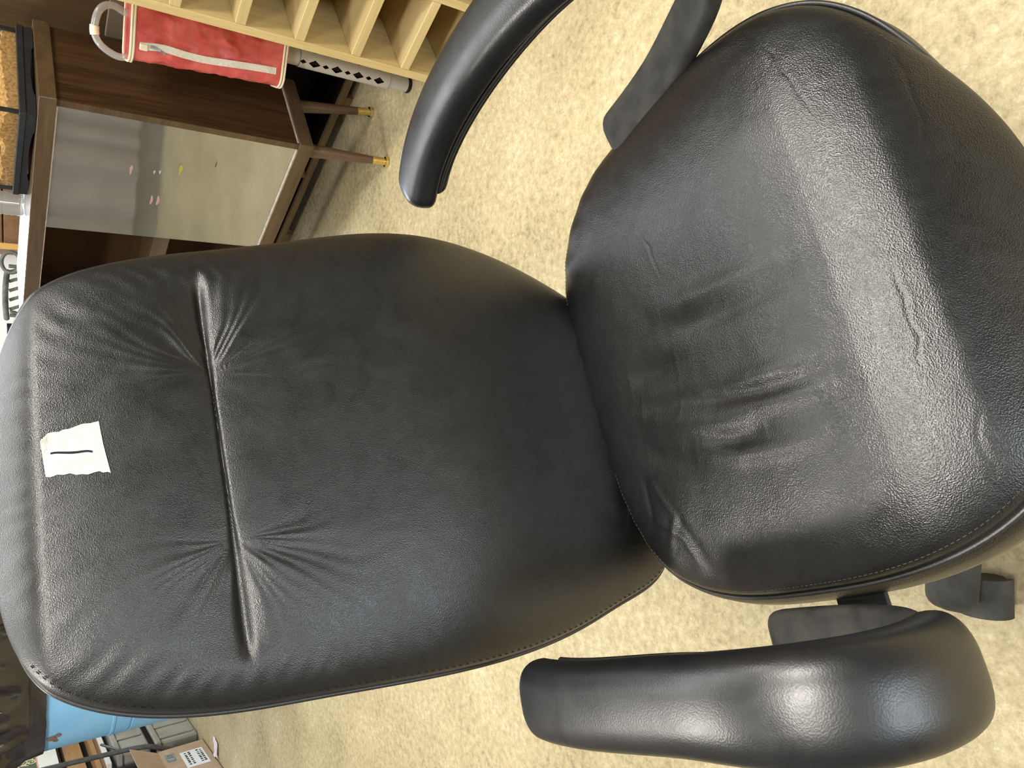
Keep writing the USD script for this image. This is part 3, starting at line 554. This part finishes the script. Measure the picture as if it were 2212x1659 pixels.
ii, jj = np.meshgrid(np.arange(n0 - 1), np.arange(n1 - 1), indexing='ij'); q0 = (ii * n1 + jj).ravel(); Q = np.stack([q0, q0 + n1, q0 + n1 + 1, q0 + 1], 1)
per = np.r_[np.arange(n1), np.arange(1, n0) * n1 + n1 - 1, (n0 - 1) * n1 + np.arange(n1 - 2, -1, -1), np.arange(n0 - 2, 0, -1) * n1]
S = np.stack([per, np.roll(per, -1), np.roll(per, -1) + n0 * n1, per + n0 * n1], 1); Q = np.vstack([Q, Q[:, ::-1] + n0 * n1, S])
bedm = trimesh.Trimesh(Vt, np.vstack([Q[:, [0, 1, 2]], Q[:, [0, 2, 3]]]), process=False); bedm.fix_normals()
bed = obj('bedding', bedm, coco, tank, smooth=45)
for k, (x, y, z, r) in enumerate(((.17, .16, .10, .05), (.10, .27, .10, .045), (.20, .29, .09, .04))):
    s_ = trimesh.creation.icosphere(3, r); s_.vertices = s_.vertices * [1, 1.3, .9] * (1 + .5 * (meshkit.fbm(s_.vertices * 30 + k * 7, 3, k)[:, None] - .5)) + [x, y, z]
    obj('rock', s_, rock, tank, smooth=40)
rng = np.random.default_rng(4)
for k in range(9):
    a0 = rng.uniform(0, 6.28); b0 = np.array([.07 + rng.uniform(-.02, .02), .10 + rng.uniform(-.03, .03), .065]); L_ = rng.uniform(.08, .14); dr = np.array([math.cos(a0), math.sin(a0), 0]) * .035
    pts = np.array([b0 + dr * t * t * 1.3 + [0, 0, L_ * t * (1.2 - .5 * t)] for t in np.linspace(0, 1, 8)])
    obj('leaf_blade', sweep(pts, lambda u: np.array([[.004, 0], [0, .0008], [-.004, 0], [0, -.0008]]) * (1.02 - u)), leaf, tank)

# clear plastic bottle beside the tank
bx, by = lw(.165, .555)
bottle = thing('water_bottle', 'clear ribbed plastic water bottle standing on the cabinet beside the tank', 'bottle', (bx, by, .9468))
pr = [(0, .006), (.020, .001), (.030, .002), (.035, .010)]
for k in range(8):
    z = .016 + k * .015; pr += [(.0355, z), (.0335, z + .0075)]
pr += [(.0355, .140), (.034, .155), (.022, .18), (.0125, .195), (.0125, .205), (0, .205)]
obj('bottle_body', lathe(pr, 48), clear_plastic, bottle, smooth=60)
obj('cap', lathe([(0, .2052), (.015, .2052), (.015, .219), (0, .219)], 32), paper, bottle)

# ---------------------------------------------------------------- low dark bookcase and brown hutch behind the cabinet
bk = cabinet_frame('bookcase', 'low dark bookcase with open compartments and pale front rails behind the cabinet legs', 'bookcase')
obj('back_panel', box((.62, -.36, .03), (.63, .95, .62)), dark_in, bk)
obj('top', box((.392, -.36, .60), (.62, .95, .62)), dark_in, bk)
obj('bottom_board', box((.405, -.36, .028), (.62, .95, .044)), dark_in, bk)
for y in (-.36, .93): obj('side_panel', box((.405, y, .044), (.62, y + .02, .60)), dark_in, bk)
obj('rail', box((.388, -.36, .026), (.4045, .95, .048), .001), oak, bk)
for y in (.465,): obj('divider', box((.390, y, .0485), (.62, y + .016, .60)), oak, bk)
obj('shelf', box((.41, -.339, .30), (.62, .4645, .316)), dark_in, bk)
for x, y in ((.33, .09), (.36, .80), (.58, .09), (.58, .80)):
    obj('foot', box((max(x, .392), y, 0), (max(x, .392) + .03, y + .05, .0258)), oak, bk)
hu = cabinet_frame('hutch', 'brown wood-grained hutch standing on the dark bookcase behind the tank', 'cabinet')
obj('door_panel', box((.44, -.60, .625), (.458, .165, 1.45)), brown_panel, hu)
obj('carcass', box((.4585, -.60, .621), (.70, .165, 1.46)), dark_in, hu)
tag(obj('board', xform(box((0, 0, 0), (.016, .30, .142), .001), np.array([[math.cos(math.radians(CA)), -math.sin(math.radians(CA)), 0], [math.sin(math.radians(CA)), math.cos(math.radians(CA)), 0], [0, 0, 1]]), (*lw(.398, -.222), .621)), grey_board), 'short grey-brown board standing behind the red bag', 'board')

# ---------------------------------------------------------------- pine pigeonhole rack
rk = thing('pigeonhole_rack', 'pale pine pigeonhole rack with rows of open square cells', 'rack', (C0[0], C0[1], 0), CA)
FX, DP = -.086, .27
shelf_z = [.0, .140, .280, .426, .566, .706, .846, .986]
ys = [-.360 - k * .222 for k in range(6)]
for k, y in enumerate(ys): obj('upright', box((FX, y - .0215, 0), (FX + DP, y, 1.02), .0015), pine_z, rk)
for k in range(5):
    for z in shelf_z: obj('shelf', box((FX + .0004, ys[k + 1] + .0002, z + .001), (FX + DP, ys[k] - .0217, z + .0255), .0015), pine_y, rk)
obj('back_panel', box((FX + DP + .0005, ys[-1] - .0215, 0), (FX + DP + .008, ys[0], 1.02)), pine_in, rk)

# ---------------------------------------------------------------- perforated metal tube and red bag
tb = np.array(lw(.112, -.206)); vd = tb / np.linalg.norm(tb); RT = np.array([vd[1], -vd[0]]); hd = math.degrees(math.atan2(RT[1], RT[0]))
tu = thing('perforated_tube', 'grey metal tube with diamond cut-outs standing under the red bag', 'tube', (*tb, 0), hd)
cyl = m3.Manifold.cylinder(.272, .026, .026, 64).translate([0, 0, .075]) - m3.Manifold.cylinder(.30, .0245, .0245, 64).translate([0, 0, .065])
cut = []
for k in range(4):
    for big, z in ((1, .110 + k * .0655), (0, .0773 + (k + 1) * .0655)):
        w_, h_ = (.0105, .0175) if big else (.0060, .0100)
        cs_ = m3.CrossSection([[(-w_, 0), (0, -h_), (w_, 0), (0, h_)]]).extrude(.05)
        for az in (-20, 70, 160, 250): cut.append(cs_.rotate([90, 0, 0]).translate([0, 0, z]).rotate([0, 0, az]))
cyl = cyl - m3.Manifold.batch_boolean(cut, m3.OpType.Add)
mm = cyl.to_mesh(); obj('perforated_sleeve', trimesh.Trimesh(mm.vert_properties[:, :3], mm.tri_verts), grey_metal, tu, smooth=25)
obj('lower_sleeve', lathe([(.0, .012), (.0225, .012), (.0225, .075), (0, .075)], 40), grey_metal, tu, smooth=30)
obj('upper_sleeve', lathe([(.0, .3475), (.0235, .3475), (.0235, .3955), (0, .3955)], 40), grey_metal, tu, smooth=30)
obj('foot_cap', lathe([(0, 0), (.021, 0), (.0235, .004), (.0235, .012), (0, .012)], 32), rubber, tu, smooth=30)
obj('tube_core', lathe([(0, .075), (.018, .075), (.018, .347), (0, .347)], 24), dark_in, tu)
# bag: local x to the right seen from the camera, y away from it
bag = thing('red_bag', 'red vinyl zip bag with cream piping and a clear tube handle', 'bag', (*tb, 0), hd)
def rrect(hw, hd_, r, n=10):
    q = []
    for cx_, cy_, a0 in ((hw - r, hd_ - r, 0), (-hw + r, hd_ - r, 90), (-hw + r, -hd_ + r, 180), (hw - r, -hd_ + r, 270)):
        q += [(cx_ + r * math.cos(math.radians(a0 + t)), cy_ + r * math.sin(math.radians(a0 + t))) for t in np.linspace(0, 90, n)]
    return np.array(q)
bw, bd_ = .086, .050; sec = rrect(bw, bd_, .03, 14)
dn = np.r_[sec[1:], sec[:1]] - sec
L0 = np.r_[0, np.cumsum(np.linalg.norm(np.diff(np.vstack([sec, sec[:1]]), axis=0), axis=1))]; tt = np.linspace(0, L0[-1], 160, endpoint=False)
sec = np.stack([np.interp(tt, L0, np.r_[sec[:, k], sec[:1, k]]) for k in range(2)], 1)
zs = np.linspace(.397, .768, 90); rings = []
for z in zs:
    u = (z - .397) / .371; k = 1 - .05 * math.sin(math.pi * u) ** .8; sk = np.array([-.019 + .018 * (1 - u), -.006])
    p = np.column_stack([sec * k + sk, np.full(160, z)]); nrm = sec / np.linalg.norm(sec, axis=1, keepdims=True)
    wv = (.012 * (meshkit.fbm(p * [22, 22, 17], 4, 21) - .5) + .007 * (1 - np.abs(2 * meshkit.noise(p * [40, 40, 30], 5) - 1)) - .0035) * math.sin(math.pi * np.clip(u, .0, 1)) ** .5
    p[:, :2] += nrm * wv[:, None]; rings.append(p)
Vb = np.vstack([np.mean(rings[0], 0)[None]] + rings + [np.mean(rings[-1], 0)[None]])
obj('bag_body', rings_mesh(Vb, 90, 160), red_vinyl, bag, smooth=60)
for i, dz in ((0, .0), (0, .007), (-1, .0), (-1, -.006)):
    p = rings[i].copy(); c_ = p.mean(0); p = c_ + (p - c_) * [1.03, 1.03, 1]; p[:, 2] += dz
    obj('piping', sweep(p, circ(.0030, 8), closed=True), cream_pipe, bag, smooth=True)
def bag_front(x, z):
    i = int(np.clip(round((z - .397) / .371 * 89), 0, 89)); p = rings[i]; f = p[p[:, 1] < p[:, 1].mean()]; o = np.argsort(f[:, 0]); return np.array([x, np.interp(x, f[o, 0], f[o, 1]), z])
zc = [(-.066, .748), (-.063, .725), (-.060, .70), (-.062, .66), (-.063, .60), (-.058, .54), (-.052, .47), (-.049, .42)]
zp = smooth_path(np.array([bag_front(x, z) for x, z in zc]), 60)
zp = np.array([bag_front(x, z) + [0, -.0012, 0] for x, _, z in zp])
k5 = np.ones(7) / 7; zp[3:-3, 1] = np.convolve(zp[:, 1], k5, 'valid') - .002
obj('zip', sweep(zp, lambda u: np.array([[.0085, -.0004], [.0085, .0008], [.0030, .0012], [0, .0026], [-.0030, .0012], [-.0085, .0008], [-.0085, -.0004]]), side=(1, 0, 0)), zip_mat, bag, smooth=30)
zt = bag_front(-.066, .738)
obj('zip_tab', box(zt + [-.009, -.012, -.006], zt + [.006, -.002, .012], .002), cream_pipe, bag)
pu = bag_front(-.062, .716) + [0, -.006, 0]
pull = cat(box(pu + [-.003, -.003, -.002], pu + [.003, .002, .010], .001)); obj('zip_pull', cat(pull, sweep(np.array([pu + [0, -.002, 0], pu + [-.005, -.004, -.012], pu + [-.009, -.004, -.022]]), lambda u: np.array([[.003, -.0006], [.003, .0006], [-.003, .0006], [-.003, -.0006]]), side=(1, 0, 0))), chrome, bag)
hp = [(-.100, .0, .766), (-.104, .0, .785), (-.098, 0, .805), (-.086, .0, .824), (-.064, .0, .837), (-.038, .0, .837), (-.012, 0, .830), (.004, 0, .815), (.006, .0, .795), (.0, .0, .78), (.0, .0, .766)]
handle = obj('handle', tube(hp, .0085, 70, 16, 3), clear_plastic, bag, smooth=True)
obj('handle_sleeve', sweep(smooth_path(hp, 140)[56:70], circ(.0105, 20)), cream_pipe, handle, smooth=40)

# ---------------------------------------------------------------- things on the table behind the cabinet
tbl = thing('work_table', 'white work table behind the cabinet carrying odds and ends', 'table', (0, 0, 0), 0)
obj('table_top', box((-.58, 3.38, .77), (1.15, 4.3, .80), .003), white_paint, tbl)
for x in (-.55, 1.05):
    for y in (3.43, 4.2): obj('leg', box((x, y, 0), (x + .05, y + .05, .7698)), white_paint, tbl)
cr = thing('wooden_crate', 'dark brown wooden crate on the table behind the bottle', 'crate', (.56, 3.42, .80), 0)
for k in range(3): obj('board', box((.022, .0, .004 + k * .085), (.42, .018, .084 + k * .085), .002), plank_brown, cr)
obj('side_board', box((.022, .019, .004), (.40, .30, .258), .002), plank_brown, cr)
tag(obj('wooden_lath', box((.556, 3.40, .801), (.576, 3.418, 1.12), .001), amber), 'upright amber wooden lath beside the dark crate', 'lath')
ir = thing('iron_stand', 'grey-green cast iron scroll stand behind the cabinet', 'stand', (0, 3.42, .80), 0)
obj('rail', tube([(.29, 0, .165), (.35, 0, .168), (.42, 0, .166), (.47, 0, .16)], .010, 20, 12), iron, ir, smooth=True)
obj('oval_ring', sweep(np.array([(.505 + .040 * math.cos(t), -.01 + .005 * math.sin(t), .148 + .030 * math.sin(t)) for t in np.linspace(0, 2 * np.pi, 40, endpoint=False)]), circ(.007, 10), closed=True), iron, ir, smooth=True)
for k in range(5):
    x = .325 + k * .036; obj('slat', sweep(np.array([(x, .005, .155), (x + .012, .0, .125), (x + .004, -.004, .09), (x - .004, 0, .0)]), lambda u: np.array([[.006, -.003], [.006, .003], [-.006, .003], [-.006, -.003]]), side=(1, 0, 0)), iron, ir)
obj('scroll', tube([(.315, -.006, .150), (.305, -.006, .128), (.285, -.006, .118)] + [(.292 + .026 * (1 - t * .75) * math.cos(math.pi + 5.4 * t), -.006, .118 + .026 * (1 - t * .75) * math.sin(math.pi + 5.4 * t)) for t in np.linspace(.12, 1, 12)], .006, 60, 10), iron, ir, smooth=True)
for x in (.30, .49): obj('foot_bar', tube([(x, 0, .0), (x, 0, .08), (x + .002, 0, .155)], .007, 10, 10, 0), iron, ir, smooth=True)
tag(obj('white_box', box((.08, 3.75, .801), (.62, 4.1, 1.02), .004), paper), 'plain white box behind the iron stand', 'box')
jar = thing('green_jar', 'small dark green jar on the table left of the iron stand', 'jar', (.255, 3.50, .80), 0)
obj('jar_body', lathe([(0, 0), (.024, 0), (.027, .006), (.027, .13), (.021, .142), (0, .142)], 32), green_glass, jar, smooth=40)
obj('lid', lathe([(0, .1421), (.022, .1421), (.022, .162), (0, .162)], 32), black_plastic, jar, smooth=30)
s_ = trimesh.creation.icosphere(4, 1); s_.vertices = s_.vertices * [.055, .04, .085] * (1 + .45 * (meshkit.fbm(s_.vertices * 3.2, 4, 6)[:, None] - .5)) + [.205, 3.44, .884]
tag(obj('plastic_bag', s_, pink_cloth, smooth=True), 'crumpled pink and white plastic bag on the table', 'bag')
s_ = trimesh.creation.icosphere(4, 1); s_.vertices = np.sign(s_.vertices) * np.abs(s_.vertices) ** .6 * [.06, .03, .08] * (1 + .2 * (meshkit.fbm(s_.vertices * 4, 3, 2)[:, None] - .5)) + [.115, 3.50, .878]
tag(obj('snack_packet', s_, green_pack, smooth=True), 'green and white crinkled packet on the table', 'packet')

# ---------------------------------------------------------------- blue drum with a black bin bag
BXC = (-1.024, 3.384)
drum = thing('plastic_drum', 'light blue plastic drum standing behind the chair', 'drum', (*BXC, 0), 0)
K = 1.2
pr = [(0, 0), (.284, 0), (.291, .01), (.291, .30), (.2885, .303), (.2885, .309), (.291, .312), (.290, .52), (.2872, .523), (.2872, .527), (.290, .530), (.289, .58), (.2915, .583), (.2915, .590), (.288, .593), (.286, .80), (.288, .81), (.288, .843), (.283, .848), (.272, .848), (.272, .76), (0, .76)]
pr = [(r * K, z + (.08 if z > .5 else 0)) for r, z in pr]
body = obj('drum_body', lathe(pr, 96), blue_plastic, drum, smooth=35)
for k, (az, z, w_) in enumerate(((-131, .868, .019), (-128.5, .848, .012), (-134.5, .855, .010))):
    a = math.radians(az); p = np.array([.3448 * math.cos(a), .3448 * math.sin(a), z]); T = np.array([-math.sin(a), math.cos(a), 0])
    e = trimesh.creation.extrude_polygon(Polygon([(-w_, -w_ * .6), (-w_ * .2, -w_), (w_, -.3 * w_), (.6 * w_, .8 * w_), (-.5 * w_, .5 * w_)]), .0012)
    Rr = np.column_stack([T, [0, 0, 1], [math.cos(a), math.sin(a), 0]]); obj('sticker_scrap', xform(e, Rr, p), grey_board, body)
th = np.linspace(0, 2 * np.pi, 260, endpoint=False); prf = [(.300, .912), (.308, .95), (.312, 1.0), (.308, 1.06), (.30, 1.12), (.25, 1.16), (.18, 1.185), (.10, 1.20), (.05, 1.23), (.03, 1.27)]
prf = [(r * K, .85 + (z - .893) * K) for r, z in [(.298, .893)] + prf]
prf = CubicSpline(np.linspace(0, 1, len(prf)), prf)(np.linspace(0, 1, 110)); V = []
for k, (r, z) in enumerate(prf):
    q = np.stack([np.cos(th), np.sin(th), 0 * th + z * 2.2], 1); u = k / 109
    f1 = meshkit.fbm(q * [3.2, 3.2, 1.6], 4, 31) - .5; f2 = 1 - np.abs(2 * meshkit.noise(q * [5, 5, 2.0] + 3, 8) - 1); f3 = meshkit.fbm(q * [11, 11, 9], 3, 12) - .5
    dr = (.085 * f1 + .075 * (f2 - .5) + .028 * f3) * min(1, max(0, (u - .06) * 5)) * min(1, r / .2)
    V.append(np.column_stack([(r + dr) * np.cos(th), (r + dr) * np.sin(th), z + .35 * dr * u - (.012 * f1 if u < .1 else 0)]))
drip = .010 * (meshkit.fbm(np.stack([np.cos(th) * 6, np.sin(th) * 6, 0 * th], 1), 3, 5) - .5)
ring = lambda r, z, w=0: np.column_stack([r * np.cos(th), r * np.sin(th), z + w * drip])
V = [np.array([[0, 0, .8495]]), ring(.20, .8495), ring(.3468, .8495), ring(.3475, .83), ring(.3478, .805, 1), ring(.351, .805, 1), ring(.354, .825, .5)] + V + [V[-1].mean(0)[None]]
bb = rings_mesh(np.vstack(V), 116, 260); bb.apply_translation((*BXC, .08))
tag(obj('bin_bag', bb, bag_black, smooth=True), 'shiny black bin bag bulging out of the blue drum', 'bag')

# ---------------------------------------------------------------- totes, planks and pole along the left wall
def tote(z0, z1, y0, y1, lbl):
    t = thing('storage_tote', lbl, 'box', (-2.055, y0, z0), 0); hgt = z1 - z0; ln = y1 - y0
    obj('tote_body', box((-.42, .015, 0), (-.012, ln - .015, hgt - .03), .01), tote_mat, t)
    obj('rim', box((-.44, 0, hgt - .03), (0, ln, hgt), .006), tote_mat, t)
    for k in range(5): obj('rib', box((-.0119, .06 + k * ln / 5, .02), (-.002, .085 + k * ln / 5, hgt - .031), .003), tote_mat, t)
    return t
tote(0, .235, 4.68, 5.5, 'large grey plastic tote on the floor behind the cardboard box')
t2 = tote(.262, .44, 4.66, 5.45, 'grey plastic tote with a wire handle stacked on the lower tote')
obj('wire_handle', tube([(.002, .33, .16), (.02, .34, .12), (.03, .37, .07), (.02, .41, .11), (.002, .42, .16)], .0035, 30, 8), black_metal, t2, smooth=True)
tag(obj('timber_slat', box((-2.46, 4.68, .2355), (-2.075, 5.5, .2615)), dark_in), 'dark timber slat between the two grey totes', 'slat')
rk2 = thing('wall_shelf', 'open black shelf frame along the left wall above the totes', 'shelf', (-2.04, 4.60, 0), 0)
for y in (.0, 1.05):
    for x in (-.58, -.10): obj('post', box((x, y, 0), (x + .03, y + .03, 1.5)), black_metal, rk2)
for z in (.455, .690, .99): obj('deck', box((-.58, 0.031, z), (-.07, 1.049, z + .015)), black_metal, rk2)
for z0, z1, m_, lb, x1 in ((.4702, .495, white_paint, 'white plank lying lowest on the black wall shelf', -2.03), (.4952, .516, plank_brown, 'brown plank lying on the white plank of the wall shelf', -2.05), (.5162, .540, plank_orange, 'orange-brown plank lying on top of the brown plank', -2.04), (.5402, .575, dark_in, 'dark board under the thick amber timber on the wall shelf', -2.12), (.5752, .665, plank_orange, 'thick amber timber beam with a knot on the wall shelf', -2.08), (.7052, .80, white_paint, 'broad white plank on the upper deck of the wall shelf', -2.03)):
    tag(obj('plank', box((x1 - .15, 4.635, z0), (x1 - .045, 5.62, z1), .002), m_), lb, 'plank')
pole = thing('metal_pole', 'grey bent metal pole leaning against the wall shelf', 'pole', (-2.033, 4.598, 0), 0)
obj('pole_tube', tube([(-.060, .0, .0), (-.058, .0, .12), (-.030, .002, .21), (.0, .004, .275), (.008, .03, .38), (.010, .045, .52), (.016, .055, .73), (.02, .06, 1.0)], .0135, 80, 16), grey_pole, pole, smooth=True)
obj('strut', tube([(.009, .035, .42), (.006, .20, .50)], .007, 12, 10), grey_pole, pole, smooth=True)
pb = thing('printed_box', 'peach box printed with yellow petals and a green panel on the wall shelf', 'box', (-2.075, 4.64, .8002), 0)
obj('box_body', box((-.16, 0, 0), (0, .50, .185), .002), peach_card, pb)
obj('green_panel', box((.0001, .0, .008), (.0012, .40, .085)), green_box, pb)
for tx_, y, z in (('AS', .252, .046), ('GA', .262, .010)):
    t = meshkit.text_mesh(tx_, .034, .0012, True); t.apply_transform(np.array([[0, 0, 1, .0013], [1.25, 0, 0, y], [0, 1, 0, z], [0, 0, 0, 1.0]])); obj('lettering', t, cream_print, pb)
for k in range(5):
    a = k * 1.25; e = trimesh.creation.icosphere(2, 1); e.vertices = e.vertices * [.001, .016, .03]; e = xform(e, trimesh.transformations.rotation_matrix(a, (1, 0, 0))[:3, :3], (.0008, .30 + .03 * math.sin(-a), .135 + .025 * math.cos(a))); obj('petal', e, yellow_card, pb, smooth=True)
cb_ = thing('cardboard_box', 'open cardboard box with a white shipping label on the floor', 'box', (-2.06, 4.10, 0), 0)
bh = .248
obj('box_body', cat(box((-.40, 0, .002), (0, .006, bh)), box((-.40, .464, .002), (0, .47, bh)), box((-.006, .0061, .002), (0, .4639, bh)), box((-.40, .0061, .002), (-.394, .4639, bh)), box((-.394, .0061, .002), (-.006, .4639, .008))), card_mat, cb_)
for nm, R_, t_ in (('flap', trimesh.transformations.rotation_matrix(math.radians(25), (0, 1, 0))[:3, :3], (-.004, .0, bh)), ('flap', trimesh.transformations.rotation_matrix(math.radians(-50), (0, 1, 0))[:3, :3], (-.396, .0, bh))):
    obj(nm, xform(box((-.002, .01, 0), (.002, .46, .16)), R_, t_), card_mat, cb_)
obj('bottom_edge', box((.0001, 0, .002), (.001, .47, .007)), card_dark, cb_)
lab = obj('shipping_label', box((.0002, .17, .035), (.0012, .375, .155), .0004), paper, cb_, label='white shipping label with black print')
rng = np.random.default_rng(11)
pm = [box((.0013, .345 - .024 * (k % 7), z), (.0018, .345 - .024 * (k % 7) + rng.uniform(.008, .019), z + .012)) for k in range(7) for z in (.125, .105, .062, .045)]
obj('label_print', cat(*pm), black_ink, lab)
obj('blue_stamp', cat(box((.0002, .300, .183), (.0012, .330, .228)), box((.0002, .331, .183), (.0012, .395, .187)), box((.0002, .331, .224), (.0012, .395, .228)), box((.0002, .392, .1871), (.0012, .395, .2239))), blue_ink, cb_)
for tx_, y, mt in (('0', .305, card_mat), ('12', .340, blue_ink)):
    t = meshkit.text_mesh(tx_, .026, .0012, True); t.apply_transform(np.array([[0, 0, 1, .0013], [1, 0, 0, y], [0, 1, 0, .193], [0, 0, 0, 1.0]])); obj('stamp_figure', t, mt, cb_)
for k, (x, y, z) in enumerate(((-.05, .36, .215), (-.19, .17, .23))):
    s_ = trimesh.creation.icosphere(3, .06); s_.vertices *= 1 + .7 * (meshkit.fbm(s_.vertices * 22 + k, 3, k)[:, None] - .5); s_.apply_translation((-2.06 + x - .06, 4.10 + y, z + .01))
    tag(obj('crumpled_paper', s_, paper, smooth=20), ('crumpled white paper poking out of the cardboard box beside its stamp', 'crumpled white paper deeper inside the cardboard box')[k], 'paper')
ct = thing('curtain', 'lilac-grey curtain hanging in folds along the left wall', 'curtain', (-2.50, 0, 0), 0)
yy = np.linspace(1.5, 3.9, 320); xx = .035 * np.sin(yy * 34 + 2 * np.sin(yy * 7)) + .02 * np.sin(yy * 13)
pc = np.vstack([np.column_stack([xx, yy]), np.column_stack([xx - .004, yy])[::-1]]); e = trimesh.creation.extrude_polygon(Polygon(pc), 2.05); e.apply_translation((0, 0, .16))
obj('cloth', e, curtain_mat, ct, smooth=40)
obj('rod', tube([(0, 1.4, 2.225), (0, 4.0, 2.225)], .012, 12, 12), black_metal, ct)
def scrap(name, loc, size, m_, lb, seed):
    n = 14; g_ = np.linspace(-1, 1, n); X, Y = np.meshgrid(g_, g_, indexing='ij'); Z = .35 * meshkit.fbm(np.stack([X * 1.6, Y * 1.6, 0 * X], -1), 3, seed) * size + .001
    top = np.stack([X * size * (1 + .2 * np.sin(3 * Y)), Y * size * .7, Z], -1).reshape(-1, 3); bot = top - [0, 0, .0006]
    q0 = (np.arange(n - 1)[:, None] * n + np.arange(n - 1)).ravel(); Q = np.stack([q0, q0 + n, q0 + n + 1, q0 + 1], 1); Q = np.vstack([Q, Q[:, ::-1] + n * n])
    t = trimesh.Trimesh(np.vstack([top, bot]) + np.array(loc), np.vstack([Q[:, [0, 1, 2]], Q[:, [0, 2, 3]]]), process=False); tag(obj(name, t, m_, smooth=30), lb, 'scrap')
scrap('paper_scrap', (-2.0, 4.28, 0), .05, pink_cloth, 'pink and white paper scrap on the floor beside the cardboard box', 3)
scrap('paper_scrap', (.492, .253, 0), .022, paper, 'tiny pale paper scrap on the floor at the top right', 5)

# ---------------------------------------------------------------- ceiling lamps
for k, (p, w_, h_) in enumerate(((KEY, .24, .50), ((1.15, .05, 2.62), .35, .6), ((.30, 4.40, 2.62), 1.2, .22), ((-.15, -.35, 2.62), .6, .4), ((1.80, 1.35, 2.62), .3, .5), ((.20, 2.45, 2.70), 2.0, 1.5))):
    lb = ('small square ceiling lamp left of the chair', 'rectangular ceiling lamp right of the photographer', 'long ceiling lamp above the work table', 'square ceiling lamp above the photographer', 'small ceiling lamp above the pigeonhole rack', 'large cool skylight panel in the ceiling beyond the chair')[k]
    t = thing('ceiling_lamp', lb, 'lamp', (p[0], p[1], p[2]), 0)
    obj('housing', cat(box((-w_ / 2 - .02, -h_ / 2 - .02, .03), (w_ / 2 + .02, h_ / 2 + .02, ZC - p[2]), .004)), lamp_white, t)
    obj('diffuser', box((-w_ / 2, -h_ / 2, .008), (w_ / 2, h_ / 2, .0299), .004), lamp_glow, t)
